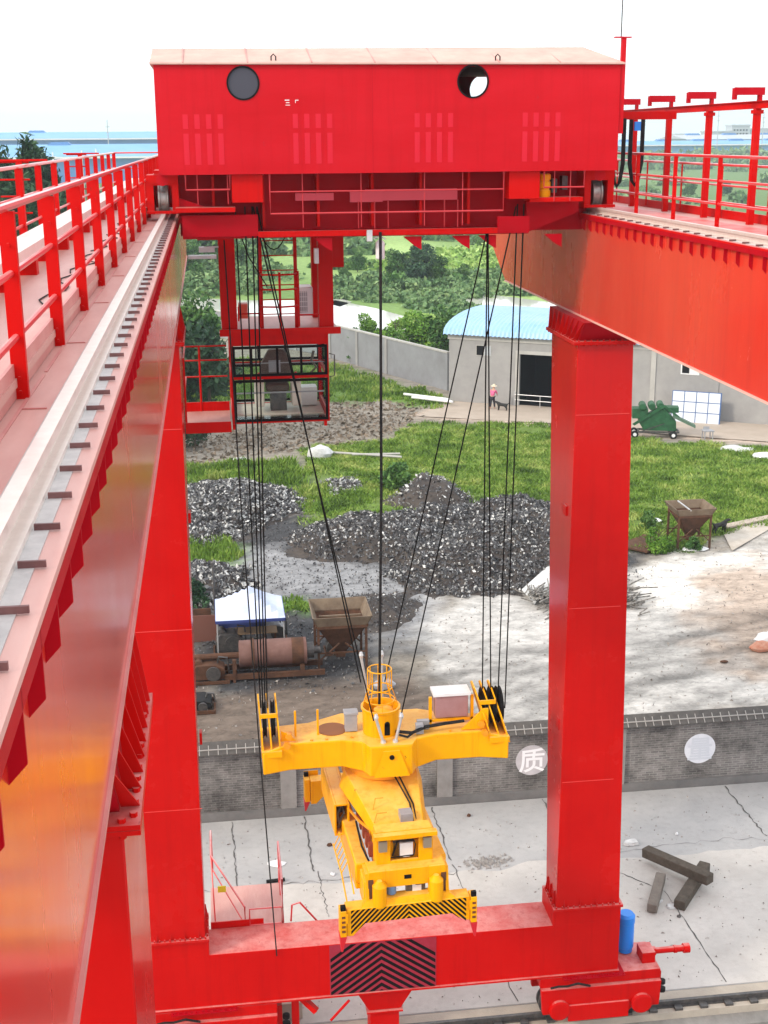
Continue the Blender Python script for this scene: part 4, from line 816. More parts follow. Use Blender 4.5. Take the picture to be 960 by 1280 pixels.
# far industrial sheds and blocks
def shed(x0, x1, y0, dep, h, m_, label, rm=None, peak=0):
    t_ = thing('industrial_shed', ((x0+x1)/2, y0, G), label, 'factory'); obj('walls', M().box(x0, x1, y0, y0+dep, G, G+h), m_, t_)
    obj('roof', M().prism([(y0-2, G+h+.05), (y0+dep/2, G+h+max(peak, 1)), (y0+dep+2, G+h+.05)], 0, x0-2, x1+2), rm or m_, t_)
    obj('gutter_line', M().box(x0-2, x1+2, y0-2.4, y0-2.05, G+h-.3, G+h+.5), white, t_)
    for k in range(5): xv = x0+(x1-x0)*(k+.5)/5; obj('roof_vent', M().prism([(xv-6, G+h+max(peak,1)-.4), (xv+6, G+h+max(peak,1)-.4), (xv+4, G+h+max(peak,1)+1.1), (xv-4, G+h+max(peak,1)+1.1)], 1, y0+dep/2-3, y0+dep/2+3), bluebld, t_)
shed(-330, 40, 640, 90, 11.5, bluebld, 'long blue clad factory on the horizon at the left', bluebld2, 6)
shed(-330, 120, 820, 120, 20, bluebld, 'taller blue factory behind the long one on the left horizon', bluebld2, 4.5)
shed(285, 420, 900, 60, 13, bluebld2, 'low pale blue factory on the right horizon', None, 3)
shed(355, 500, 960, 60, 17, greybld, 'long pale grey factory on the right horizon behind the posts', None, 3)
for i, (a, h, w_) in enumerate(((.405, 27, 16), (.425, 24, 22), (.45, 29, 18), (.475, 25, 20), (.5, 31, 16), (.385, 22, 22), (.36, 20, 18))):
    y_ = 1100; x_ = a*y_; t_ = thing('apartment_block', (x_, y_, G), 'hazy pale apartment block on the right horizon', 'building', 'apartment blocks on the right horizon')
    obj('wall', M().box(x_, x_+w_, y_, y_+14, G, G+h), greybld, t_); obj('parapet', M().box(x_-.5, x_+w_+.5, y_-.5, y_+14.5, G+h+.02, G+h+1.2), greybld, t_)
    m = M()
    for r_ in range(int(h/3)-1):
        for c_ in range(5): m.box(x_+w_*(.1+.17*c_), x_+w_*(.1+.17*c_)+1.6, y_-.15, y_-.02, G+2+r_*3, G+3.4+r_*3)
    obj('windows', m, dkint, t_)
for px, top, yy, lb in ((703, 96, 0, ''), (137, 150, 800, 'tall thin mast above the factory at the left'), (832, 140, 900, 'thin mast on the right horizon left of the second post'), (895, 138, 900, 'thin mast on the right horizon between the posts'), (951, 140, 900, 'thin mast on the right horizon at the right edge')):
    if not lb: continue
    a = yp(px, 200, yy); b_ = yp(px, top, yy); t_ = thing('lattice_mast', (a.x, yy, G), lb, 'mast'); obj('shaft', M().tube([(a.x, yy, G), (a.x, yy, b_.z)], .5, 5, .25), greybld, t_); obj('antenna_arms', M().box(a.x-1.2, a.x+1.2, yy-.1, yy+.1, b_.z-4, b_.z-3.6).box(a.x-1, a.x+1, yy-.1, yy+.1, b_.z-7, b_.z-6.6), greybld, t_)
for px, top, lb in ((68, 190, 'left thin pole in front of the blue factory'), (104, 188, 'middle thin pole in front of the blue factory'), (122, 186, 'right thin pole in front of the blue factory')):
    a = yp(px, 220, 420); b_ = yp(px, top, 420); t_ = thing('utility_pole', (a.x, 420, G), lb, 'pole'); obj('shaft', M().tube([(a.x, 420, G), (a.x, 420, b_.z)], .2, 6), white, t_); obj('cross_arm', M().box(a.x-1, a.x+1, 419.9, 420.1, b_.z-1.5, b_.z-1.3), white, t_)
#@@CRANE
# ================================================================== gantry crane
gc = thing('gantry_crane', (3.3, 24.4, G), 'huge bright red gantry crane whose girders legs and bottom beam frame the whole view', 'gantry crane')
YA, YB = 1.6, 37.0
clipm = mat('dark_red_clip', (.1, .035, .035), .5, n1=(.2, .09, .085), n1s=6)
def repeat(o, offs):
    for d in offs:
        c = o.copy(); COL.objects.link(c); c.parent = o.parent; c.location = Vector(o.location)+Vector(d)
def girder(side):
    s = 1 if side == 'L' else -1; zb = -3.12 if side == 'L' else -3.36
    if side == 'L': X_ = lambda d: -.56-d            # d = distance from the inner flange edge into the box
    else: X_ = lambda d: 7.06+d
    end = 37.0 if side == 'L' else 33.2
    # box body: webs and bottom flange; the far end tapers up
    prof = [(YA, -1.43), (end, -1.43), (end, -2.4 if side == 'R' else zb+.03), (end-2 if side == 'R' else end, zb+.03), (YA, zb+.03)]
    body = obj('girder', M().prism([(a, b_) for a, b_ in prof], 0, X_(.055), X_(1.35)), redgird, gc)
    obj('top_flange', M().box(X_(0), X_(1.5), YA, end, -1.43, -1.4), deck if side == 'L' else red, body)
    tl = end-2 if side == 'R' else end
    obj('bottom_flange', M().box(X_(.035), X_(1.5), YA, tl, zb, zb+.03), kerbm if side == 'L' else mat('pale_flange_edge', (.75, .45, .38), .5), body)
    x0, x1 = X_(.0), X_(.055); y = YA
    gs = M(); gs.hexa([(x0, y, -1.66), (x1, y, -1.72), (x1, y+.012, -1.72), (x0, y+.012, -1.66), (x0, y, -1.43), (x1, y, -1.43), (x1, y+.012, -1.43), (x0, y+.012, -1.43)])
    g0 = obj('web_gusset', gs, reddk, body); repeat(g0, [(0, .44*k, 0) for k in range(1, int((end-.2-YA)/.44))])
    gs = M().box(X_(.0), X_(.012), YA, end, -1.5, -1.431); obj('flange_lip', gs, reddk, body)
    rx = X_(.21)
    r_ = M().box(rx-.035, rx+.035, YA, end-.5, -1.31, -1.27).box(rx-.012, rx+.012, YA, end-.5, -1.37, -1.31).box(rx-.07, rx+.07, YA, end-.5, -1.398, -1.37)
    obj('trolley_rail', r_, steel, body)
    obj('rail_pad', M().box(X_(.075), X_(.33), YA, end-.5, -1.3995, -1.394), mat('greyed_pad', (.4, .38, .37), .6, n1=(.55, .52, .5), n1s=9), body)
    y = YA; c0 = obj('rail_clip', M().box(X_(.13), X_(.035), y, y+.014, -1.394, -1.37), clipm, body)
    nclip = int((end-1-YA)/.45); repeat(c0, [(0, .45*k, 0) for k in range(1, nclip)])
    cl = M()
    for k in range(nclip): y = YA+.45*k; cl.box(X_(.29), X_(.315), y+.2, y+.215, -1.3935, -1.38)
    obj('outer_clips', cl, clipm, body)['kind'] = 'stuff'
    # weld seams across the flange
    sm_ = M()
    for y in np.arange(YA+.7, end-1, 2.4): sm_.box(X_(.35), X_(.48), y, y+.02, -1.3995, -1.392); sm_.box(X_(.48), X_(.5), y-1.2, y+1.1, -1.3995, -1.393)
    obj('weld_seams', sm_, kerbm, body)
    return body
gl_ = girder('L'); gr_ = girder('R')
# ---- left walkway
wk = obj('walkway', M().box(-2.35, -1.1, YA, 37, -1.33, -1.28), deck, gc)
obj('toe_board', M().box(-1.13, -1.11, YA, 37, -1.395, -1.2), kerbm, wk)
obj('outer_toe_board', M().box(-2.37, -2.34, YA, 37, -1.4, -1.16), red, wk)
tr = obj('cable_trunking', M().box(-2.02, -1.72, YA, 36.5, -1.1, -.98), mat('cream_trunking', (.82, .7, .66), .35, n1=(.7, .55, .5), n1s=1.5), wk)
f0 = obj('trunking_foot', M().box(-2.0, -1.7, 2.5, 2.68, -1.279, -1.101), red, tr); repeat(f0, [(0, 1.55*k, 0) for k in range(1, 22)])
cb = M()
for k in range(7):
    y0 = 10+k*2.7+random.random(); pts = [(-1.2-.22*abs(sin(t_*.7+k)), y0+t_*.35, -1.27) for t_ in range(9)]; cb.tube(pts, .007, 5)
obj('loose_cable', cb, black, wk)
fw_ = M()
fw_.box(-1.5, -1.2, 4.2, 4.26, -1.279, -1.27)
def railing(x, ys, z0, ztop, mids, w_=.075, label=None, ypost=.012, end=None, pm=red):
    rl_ = M(); y0, y1 = ys[0], (end or ys[-1])
    rl_.tube([(x, y0-2, ztop), (x, y1, ztop)], .024, 8)
    h = obj('handrail', rl_, railpaint, gc, smooth=True)
    for z in mids: obj('mid_rail', M().tube([(x, y0-2, z), (x, y1, z)], .02, 8), railpaint, h, smooth=True)
    for y in ys:
        p = M().box(x-w_/2, x+w_/2, y-.006, y+.006, z0, ztop-.02).box(x+w_/2-.008, x+w_/2, y+.0061, y+.05, z0, ztop-.02)
        p.bolts([(x, y-.02, z0+.06), (x, y-.02, z0+.14), (x, y-.02, ztop-.2)], .012, .014, 1)
        obj('post', p, pm, h)
    return h
hl = railing(-1.085, [5.45+1.97*k for k in range(17)][:16], -1.42, -.345, (-.7, -1.05), .085)
h2_ = railing(-2.32, [5.2+2*k for k in range(16)], -1.4, -.31, (-.68, -1.03), .085)
obj('end_rail', M().tube([(-2.32, 35.2, -.31), (-1.085, 35.2, -.31)], .02, 8).tube([(-2.32, 35.2, -.7), (-1.085, 35.2, -.7)], .016, 8), railpaint, h2_)
# festoon brackets along the outer left side
for k in range(3):
    y = 9.5+9*k; b_ = M().box(-2.52, -2.44, y, y+.07, -1.9, -.26)
    for z in (-.27, -.5, -.72, -.94): b_.tube([(-2.75, y+.03, z), (-2.35, y+.03, z)], .014, 6)
    b_.box(-2.8, -2.1, y-.01, y+.02, -.262, -.235); obj('cable_bracket', b_, red, gc)
# ---- right side walkway, railing and festoon beam
wr = obj('walkway', M().box(7.75, 9.25, YA, 33, -1.46, -1.435), deck, gc)
obj('toe_board', M().box(9.2, 9.23, YA, 33, -1.434, -1.28), red, wr)
railing(7.95, [6.0+2*k for k in range(13)], -1.4, -.31, (-.68, -1.03), .07)
h3 = railing(9.15, [6.5+2.05*k for k in range(13)], -1.4, -.5, (-.85, -1.15), .03)
fb = obj('festoon_beam', M().box(8.93, 9.03, YA, 33, .42, .43).box(8.93, 9.03, YA, 33, .53, .54).box(8.975, 8.985, YA, 33, .431, .529), red, gc)
for k in range(11):
    y = 6.4+2.1*k; obj('post', M().box(8.93, 9.03, y, y+.1, -1.434, .419).box(8.9, 9.06, y-.02, y+.12, .34, .4), red, fb)
    obj('hanger_bracket', M().box(8.55, 9.06, y+.0, y+.1, .66, .74).box(8.55, 8.6, y, y+.1, .56, .659).box(8.98, 9.03, y, y+.1, .541, .659).box(8.545, 9.065, y-.01, y-.001, .63, .75), reddk, fb)
# ---- legs
def leg(fx0, fx1, bx0, bx1, y0, dt_, db_, zt, zb_, side):
    m = M(); m.hexa([(bx0, y0, zb_), (bx1, y0, zb_), (bx1, y0+db_, zb_), (bx0, y0+db_, zb_), (fx0, y0, zt), (fx1, y0, zt), (fx1, y0+dt_, zt), (fx0, y0+dt_, zt)])
    l_ = obj('leg', m, redgl, gc, bevel=.012)
    fl = M().box(fx0-.1, fx1+.1, y0-.1, y0+dt_+.1, zt+.001, zt+.03).box(fx0-.1, fx1+.1, y0-.1, y0+dt_+.1, zt+.033, zt+.063)
    ptsb = [(fx0+(fx1-fx0)*k/9, y0-.06, zt-.03) for k in range(10)]+[(fx0-.06 if side == 'R' else fx1+.06, y0+dt_*k/11, zt-.03) for k in range(12)]
    fl.bolts(ptsb, .022, .12, 2); obj('top_flange', fl, red, l_)
    zg = -3.12 if side == 'L' else -3.36; sx_ = fx0 if side == 'R' else fx1; q = -1 if side == 'R' else 1
    hh = M().hexa([(fx0+.02, y0+.06, zt+.064), (fx1-.02, y0+.06, zt+.064), (fx1-.02, y0+dt_-.02, zt+.064), (fx0+.02, y0+dt_-.02, zt+.064), (fx0+.02, y0-.35, zg-.001), (fx1-.02, y0-.35, zg-.001), (fx1-.02, y0+dt_+.3, zg-.001), (fx0+.02, y0+dt_+.3, zg-.001)])
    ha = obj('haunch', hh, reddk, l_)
    rb_ = M()
    for k in range(8):
        y = y0+.1+k*(dt_-.15)/7; yt = y0-.3+k*(dt_+.5)/7
        rb_.hexa([(sx_-q*.015, y, zt+.07), (sx_+q*.09, y, zt+.07), (sx_+q*.09, y+.014, zt+.07), (sx_-q*.015, y+.014, zt+.07), (sx_-q*.015, yt, zg-.005), (sx_+q*.0, yt, zg-.005), (sx_+q*.0, yt+.014, zg-.005), (sx_-q*.015, yt+.014, zg-.005)])
    obj('haunch_ribs', rb_, red, ha)
    pl = M().box(sx_, sx_+q*.05, y0+.3, y0+.55, zt-3.5, zt-3.3).box(sx_, sx_+q*.05, y0+.3, y0+.5, zt-8.2, zt-7.95); obj('lifting_lug', pl, red, l_)
    # base flange and socket
    fb_ = M().box(bx0-.07, bx1+.07, y0-.07, y0+db_+.07, zb_-.03, zb_-.001).box(bx0-.07, bx1+.07, y0-.07, y0+db_+.07, zb_-.063, zb_-.033)
    fb_.bolts([(bx0+(bx1-bx0)*k/11, y0-.04, zb_) for k in range(12)], .018, .05, 2).bolts([((bx0 if side == 'R' else bx1)+q*.04, y0+db_*(k+.5)/7, zb_) for k in range(7)], .018, .05, 2)
    for k in range(4): x_ = bx0+(bx1-bx0)*(k+.5)/4; fb_.prism([(y0-.07, zb_), (y0-.001, zb_), (y0-.001, zb_+.2)], 0, x_, x_+.01)
    for k in range(3):
        y = y0+db_*(k+.5)/3; e = bx0 if side == 'R' else bx1; fb_.hexa([(e, y, zb_), (e+q*.07, y, zb_), (e+q*.07, y+.01, zb_), (e, y+.01, zb_), (e, y, zb_+.35), (e+q*.02, y, zb_+.35), (e+q*.02, y+.01, zb_+.35), (e, y+.01, zb_+.35)])
    obj('base_flange', fb_, red, l_)
    return l_
lgR = leg(6.92, 8.02, 6.86, 8.28, 24.0, 1.95, .85, -3.82, -16.12, 'R')
lgL = leg(-1.78, -.62, -1.86, -.7, 24.0, 1.95, .85, -3.62, -16.12, 'L')
lgN = leg(-1.72, -.6, -1.78, -.6, 6.45, 1.55, .8, -3.6, -16.12, 'L')
lgM = leg(7.08, 8.16, 7.0, 8.4, 6.45, 1.55, .8, -3.82, -16.12, 'R')
# faint weld lines on the legs
for l_, x0, x1 in ((lgR, 6.9, 8.02), (lgL, -1.79, -.63)):
    wl_ = M(); wl_.box(x0+.02, x1-.02, 23.992, 23.998, -5.2, -5.19).box(x0+.02, x1-.02, 23.992, 23.998, -9.2, -9.19).box(x0, x1, 23.992, 23.998, -13.1, -13.09); obj('weld_line', wl_, mat('weld_bead', (.75, .08, .07), .5), l_)
# ---- bottom beams (far one in view, near one below the camera)
def saddle(y0, far):
    m = M().box(-2.4, 8.32, y0, y0+.95, -17.8, -16.55)
    s_ = obj('saddle_beam', m, red, gc, bevel=.01)
    obj('lower_flange', M().box(-2.42, 8.34, y0-.05, y0+1.0, -17.84, -17.801), red, s_)
    for a, b_ in ((6.8, 8.32), (-1.92, -.64)):
        obj('leg_socket', M().box(a, b_, y0-.004, y0+.95, -16.549, -16.19), red, s_)
    return s_
sb = saddle(24.0, True); saddle(6.45, False)
# hazard chevrons
ch = obj('hazard_panel', M().box(1.9, 4.22, 23.986, 23.999, -17.79, -16.565), mat('dull_crimson', (.3, .006, .02), .5, n1=(.36, .02, .05), n1s=5), sb)
cv = M(); cxm, zt_, zb_ = 3.02, -16.57, -17.785
def clip_para(m, x0, x1, za, zb2, s_, y=23.98, yy=23.9855, th=.1):
    pass
def band(c, s_, xa, xb, z0, z1, th, y0, y1, m):
    """diagonal band z = c + s*(x-cxm) clipped to a rectangle"""
    poly = [(xa, c+s_*(xa-cxm)), (xb, c+s_*(xb-cxm)), (xb, c+th+s_*(xb-cxm)), (xa, c+th+s_*(xa-cxm))]
    for ax_, lim, keep in ((1, z0, 1), (1, z1, -1)):
        out = []
        for i in range(len(poly)):
            p, q = poly[i], poly[(i+1) % len(poly)]; ip = (p[ax_]-lim)*keep >= 0; iq = (q[ax_]-lim)*keep >= 0
            if ip: out.append(p)
            if ip != iq:
                t_ = (lim-p[ax_])/(q[ax_]-p[ax_]); out.append((p[0]+t_*(q[0]-p[0]), p[1]+t_*(q[1]-p[1])))
        poly = out
        if len(poly) < 3: return
    m.prism(poly, 1, y0, y1)
for k in range(-1, 15):
    c = zt_-.08-k*.165+.3
    band(c, -.72, cxm, 4.2, zb_, zt_, .085, 23.98, 23.9855, cv); band(c, .72, 1.92, cxm, zb_, zt_, .085, 23.98, 23.9855, cv)
obj('black_chevrons', cv, blackpt, ch)
# centre support under the beam
cs_ = obj('centre_support', M().hexa([(2.75, 24.1, -18.35), (3.45, 24.1, -18.35), (3.45, 24.7, -18.35), (2.75, 24.7, -18.35), (2.5, 24.0, -17.845), (3.7, 24.0, -17.845), (3.7, 24.8, -17.845), (2.5, 24.8, -17.845)]).box(2.78, 3.42, 24.13, 24.67, G-.3, -18.351).box(2.7, 3.5, 24.05, 24.75, -18.42, -18.38), red, sb)
obj('guard_rail', M().tube([(2.5, 23.7, -19.0), (2.75, 23.7, -18.6), (3.5, 23.7, -18.6), (4.1, 23.9, -18.75), (4.15, 24.0, G)], .03, 8).tube([(1.9, 23.95, -18.4), (2.3, 23.9, -17.9)], .03), red, cs_)
obj('strut', M().beam((1.15, 24.3, -17.85), (1.15, 24.3, G), .16, .16).beam((1.2, 24.3, -17.9), (1.6, 24.1, -18.25), .12, .12), red, sb)
# ---- access platform behind the left leg
pf = obj('access_platform', M().box(-.6, 1.0, 24.96, 26.6, -16.62, -16.57), deck, sb)
obj('step_board', M().box(-.6, .55, 24.96, 24.99, -16.569, -16.4), red, pf)
def rail_loop(pts, r=.022, nm='guard_rail', par=pf, mm=None): return obj(nm, M().tube(pts, r, 8), mm or railpaint, par, smooth=True)
rail_loop([(.98, 26.6, -16.57), (.98, 26.6, -15.5), (.98, 25.0, -15.5), (.98, 25.0, -16.57)]); rail_loop([(.98, 26.6, -15.85), (.98, 25, -15.85)], .016); rail_loop([(.98, 26.6, -16.2), (.98, 25, -16.2)], .016); rail_loop([(.98, 26.1, -16.57), (.98, 26.1, -15.5)])
rail_loop([(-.55, 27.3, -16.57), (-.55, 27.3, -15.5), (-.55, 26.2, -15.5), (.15, 24.99, -16.1), (.15, 24.99, -16.57)]); rail_loop([(-.55, 26.2, -15.5), (-.5, 25.1, -16.57)], .016); rail_loop([(-.55, 26.2, -15.8), (.1, 25.0, -16.45)], .016)
rail_loop([(.25, 24.97, -16.55), (.25, 24.97, -16.15), (.95, 24.97, -16.15), (.95, 24.97, -16.55), (.25, 24.97, -16.55)]); rail_loop([(1.15, 25.0, -16.55), (1.18, 25.0, -16.15), (1.35, 25.0, -16.1), (1.75, 25.2, -16.75)])
obj('yellow_tag', M().box(-.42, -.24, 25.4, 25.42, -15.95, -15.8), mat('yellow_sign', (.75, .7, .03), .5), pf)
# ---- bogies
def bogie(x0, motor=True):
    y0, y1 = 23.86, 25.0
    b_ = obj('bogie', M().box(x0, x0+2.75, y0+.1, y1, -18.1, -17.86).prism([(x0, -18.1), (x0+2.75, -18.1), (x0+2.72, -18.72), (x0+2.1, -18.72), (x0+1.9, -18.92), (x0+.75, -18.92), (x0+.6, -18.72), (x0+.05, -18.72)], 1, y0, y0+.12).prism([(x0, -18.1), (x0+2.75, -18.1), (x0+2.72, -18.72), (x0+2.1, -18.72), (x0+1.9, -18.92), (x0+.75, -18.92), (x0+.6, -18.72), (x0+.05, -18.72)], 1, y1-.12, y1), red, gc, bevel=.015)
    obj('side_cover', M().box(x0+.62, x0+2.0, y0-.06, y0-.002, -18.9, -18.5), red, b_, bevel=.01)
    for xc in (x0+.42, x0+2.3):
        wh_ = obj('wheel', M().lathe((xc, 24.28, -18.73), [(.3, 0), (.36, .0), (.36, .04), (.31, .04), (.31, .2), (.36, .2), (.36, .24), (.1, .24)], 28, 1), steeldk, b_, smooth=True)
        obj('bearing_housing', M().lathe((xc, y0-.09, -18.6), [(.2, 0), (.24, .02), (.24, .09)], 24, 1), red, wh_)
    obj('buffer', M().box(x0+2.4, x0+2.7, 24.2, 24.6, -17.859, -17.6).lathe((x0+2.7, 24.4, -17.7), [(.1, 0), (.1, .06), (.07, .06), (.07, .5), (.09, .5), (.09, .56), (.075, .56), (.075, .72), (.11, .72), (.11, .86)], 18, 0), red, b_, smooth=True)
    sw = obj('rail_sweeper', M().box(x0+2.76, x0+2.86, 24.2, 24.5, -18.8, -18.1), red, b_); obj('rubber_blocks', M().lathe((x0+2.95, 24.35, -18.75), [(.04, 0), (.09, .02), (.09, .1), (.04, .12)], 10).lathe((x0+2.95, 24.35, -18.55), [(.04, 0), (.08, .02), (.08, .1), (.04, .12)], 10), black, sw)
    if motor:
        mt_ = obj('drive_motor', M().lathe((x0+2.16, 24.72, -17.85), [(.12, 0), (.17, .02), (.17, .12), (.19, .14), (.19, .75), (.2, .76), (.2, .92), (.15, .98)], 22), blue, b_, smooth=True)
        obj('terminal_box', M().box(x0+1.8, x0+1.96, 24.6, 24.85, -17.7, -17.35), white, mt_, bevel=.01)
    obj('support_pads', M().box(x0+.5, x0+1.9, y0-.03, y0+.6, -17.859, -17.845).bolts([(x0+.55+.12*k, y0+.02, -17.86) for k in range(12)], .02, .05), reddk, b_)
    obj('hose', M().tube([(x0+.2, y0-.05, -18.0), (x0+.35, y0-.12, -17.92), (x0+.55, y0-.1, -17.95), (x0+.8, y0-.1, -17.9), (x0+1.1, y0-.02, -18.05)], .025, 6), black, b_)
bogie(6.55); bogie(-2.0, False)
# stack of boards and slab behind the left bogie, under the beam
bs_ = gp(322, 1268); tag(obj('concrete_block', M().box(.55, 1.35, 25.1, 26.1, G+.08, G+.5), slabm, loc=(.9, 25.5, G+.08), bevel=.02), 'pale concrete block partly hidden under the bottom beam', 'block')
for k in range(3): tag(obj('steel_plate', M().box(-.55+.1*k, .45-.1*k, 25.1+.1*k, 25.9, G+.09+k*.13, G+.17+k*.13), (rust, rustlt, rust)[k], loc=(0, 25.4, G+.09+k*.13)), ('lowest', 'middle', 'top')[k]+' plate of the small stack under the bottom beam beside the pale block', 'plate')
# ---- landing between the left leg and the cab
ld = obj('cab_landing', M().box(-.62, .3, 26.0, 27.6, -5.66, -5.6), deck, gc)
obj('fascia', M().box(-.62, .3, 25.96, 25.998, -5.72, -5.5), red, ld)
for z in (-4.2, -4.5, -4.85): rail_loop([(-.6, 27.6, z), (.28, 27.6, z)], .018, 'guard_rail', ld, red); 
for x_ in (-.6, -.3): rail_loop([(x_, 26.0 if x_ < -.5 else 27.6, -5.6), (x_, 26.0 if x_ < -.5 else 27.6, -4.2)], .022, 'guard_post', ld, red)
rail_loop([(-.6, 26, -4.2), (-.6, 27.6, -4.2)], .02, 'guard_rail', ld, red); rail_loop([(-.6, 26, -4.85), (-.6, 27.6, -4.85)], .02, 'guard_rail', ld, red)
obj('toe_board', M().box(-.62, .3, 27.6, 27.62, -5.599, -5.4), red, ld)

# ================================================================== trolley
TY = 23.6
tc_ = thing('crane_trolley', (3.3, 26.2, -1.27), 'red trolley bridging the two girders with its machine house and hanging glazed cab', 'crane trolley')
def plate_hole(x0, x1, z0, z1, holes, y0, y1):
    bm = bmesh.new(); ed = []
    def loop(pts):
        vs_ = [bm.verts.new((p[0], y0, p[1])) for p in pts]
        for i in range(len(vs_)): ed.append(bm.edges.new((vs_[i], vs_[(i+1) % len(vs_)])))
    loop([(x0, z0), (x1, z0), (x1, z1), (x0, z1)])
    for hx, hz, hr in holes: loop([(hx+hr*cos(2*pi*k/32), hz+hr*sin(2*pi*k/32)) for k in range(32)])
    bmesh.ops.triangle_fill(bm, edges=ed, use_beauty=True)
    r_ = bmesh.ops.extrude_face_region(bm, geom=list(bm.faces)); vv = [g for g in r_['geom'] if isinstance(g, bmesh.types.BMVert)]
    for v_ in vv: v_.co.y = y1
    bm.verts.index_update(); m = M(); m.v = [tuple(v_.co) for v_ in bm.verts]; m.f = [tuple(v_.index for v_ in f.verts) for f in bm.faces]; bm.free(); return m
HX0, HX1, HZ0, HZ1, HY1 = -.8, 7.42, -.59, 1.23, 28.4
front = plate_hole(HX0, HX1, HZ0, HZ1, [(.71, .93, .26), (4.74, .95, .26)], TY, TY+.04)
hs = obj('machine_house', front, redold, tc_)
obj('end_walls', M().box(HX0, HX0+.04, TY+.041, HY1-.041, HZ0, HZ1).box(HX1-.04, HX1, TY+.041, HY1-.041, HZ0, HZ1).box(HX0, HX1, TY+.041, HY1-.041, HZ0, HZ0+.03), redold, hs)
obj('rear_wall', plate_hole(HX0, HX1, HZ0, HZ1, [(5.93, .97, .3), (1.2, .97, .3)], HY1-.04, HY1), redold, hs)
obj('wall_lining', M().box(HX0+.06, HX1-.06, TY+.05, TY+.06, HZ0+.1, .6).box(HX0+.06, HX1-.06, HY1-.06, HY1-.05, HZ0+.1, .6).box(3.4, 3.44, TY+.07, HY1-.07, HZ0+.1, HZ1), greyp, hs)
for hx, hz in ((.71, .93), (4.74, .95)):
    p = M(); p.lathe((hx, TY, hz), [(.27, -.012), (.285, -.012), (.285, .03), (.262, .03)], 36, 1)
    rim = M(); n = 36
    for k in range(n):
        a0, a1 = 2*pi*k/n, 2*pi*(k+1)/n
        def P_(r_, a, y): return (hx+r_*cos(a), y, hz+r_*sin(a))
        rim.hexa([P_(.255, a0, TY-.014), P_(.285, a0, TY-.014), P_(.285, a0, TY-.001), P_(.255, a0, TY-.001), P_(.255, a1, TY-.014), P_(.285, a1, TY-.014), P_(.285, a1, TY-.001), P_(.255, a1, TY-.001)])
    ph = obj('porthole_rim', rim, blackpt, hs)
obj('porthole_panel', M().lathe((.71, TY+.01, .93), [(.262, 0), (.262, .02)], 36, 1), portm, hs)
# louvres pressed into the house front, slightly paler
lo_ = None; lm_ = mat('patched_red', (.6, .016, .035), .5, spec=.12)
for c_ in (-.35, 1.55, 3.7, 5.65):
    for i in range(4):
        for z0, z1 in ((-.42, .1), (.18, .42)): obj('louvre', M().box(c_+i*.2, c_+i*.2+.09, TY-.005, TY-.001, z0, z1), lm_, hs)
obj('seam', M().box(HX0, HX1, TY-.003, TY-.0005, HZ1-.03, HZ1-.024).box(2.95, 2.958, TY-.003, TY-.0005, HZ0, HZ1), reddk, hs)
obj('chalk_marks', M().box(1.42, 1.5, TY-.004, TY-.001, .64, .655).box(1.44, 1.5, TY-.004, TY-.001, .6, .612).box(1.43, 1.51, TY-.004, TY-.001, .56, .57).box(1.6, 1.66, TY-.004, TY-.001, .64, .652).box(1.6, 1.61, TY-.004, TY-.001, .6, .64), white, hs)
rf_ = M().hexa([(-.86, TY-.06, 1.235), (7.48, TY-.06, 1.235), (7.48, HY1+.06, 1.235), (-.86, HY1+.06, 1.235), (-.86, TY-.06, 1.26), (7.48, TY-.06, 1.26), (7.48, HY1+.06, 1.26), (-.86, HY1+.06, 1.26)])
rf_.add([(-.86, TY-.06, 1.261), (7.48, TY-.06, 1.261), (7.48, HY1+.06, 1.261), (-.86, HY1+.06, 1.261), (-.84, TY+1.2, 1.56), (7.05, TY+1.2, 1.6), (7.05, HY1-1.2, 1.6), (-.84, HY1-1.2, 1.56)], [(0,1,5,4), (1,2,6,5), (2,3,7,6), (3,0,4,7), (4,5,6,7)])
ro = obj('roof', rf_, roofm, hs)
sm2 = M()
for x_ in np.arange(-.3, 7.2, 1.1): sm2.beam((x_, TY-.05, 1.27), (x_, TY+1.2, 1.585), .015, .012)
obj('roof_seams', sm2, kerbm, ro)
for x_ in (1.25, 5.2): obj('lifting_eye', M().tube([(x_-.04, TY+.1, 1.27), (x_-.04, TY+.1, 1.37), (x_, TY+.1, 1.41), (x_+.04, TY+.1, 1.37), (x_+.04, TY+.1, 1.27)], .012, 6), black, ro)
ms_ = obj('mast', M().box(7.43, 7.51, TY+.02, TY+.1, .05, 1.68).box(7.3, 7.6, TY+.0, TY+.12, 1.681, 1.7), redold, hs); obj('antenna', M().tube([(7.42, TY+.06, 1.7), (7.42, TY+.06, 2.75)], .012, 6), steeldk, ms_)
# frame below the house
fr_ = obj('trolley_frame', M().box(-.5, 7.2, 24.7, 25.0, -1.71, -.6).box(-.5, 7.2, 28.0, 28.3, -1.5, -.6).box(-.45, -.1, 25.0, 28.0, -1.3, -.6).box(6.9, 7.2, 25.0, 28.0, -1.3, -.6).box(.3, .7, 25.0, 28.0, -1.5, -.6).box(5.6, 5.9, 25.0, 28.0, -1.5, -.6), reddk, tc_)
obj('lower_plate', M().box(-.45, 5.9, 24.0, 24.7, -1.72, -1.62), reddk, fr_)
obj('plate_edge', M().box(.9, 5.3, 23.93, 23.998, -1.7, -1.6), red, fr_); obj('plate_end', M().box(-.45, .899, 23.95, 23.998, -1.68, -1.3).box(5.301, 5.9, 23.95, 23.998, -1.7, -1.4), reddk, fr_)
for x_ in (.1, 1.0, 2.0, 3.0, 3.9, 4.8, 6.3): obj('stiffener', M().box(x_, x_+.05, 24.3, 24.7, -1.55, -.62), red, fr_)
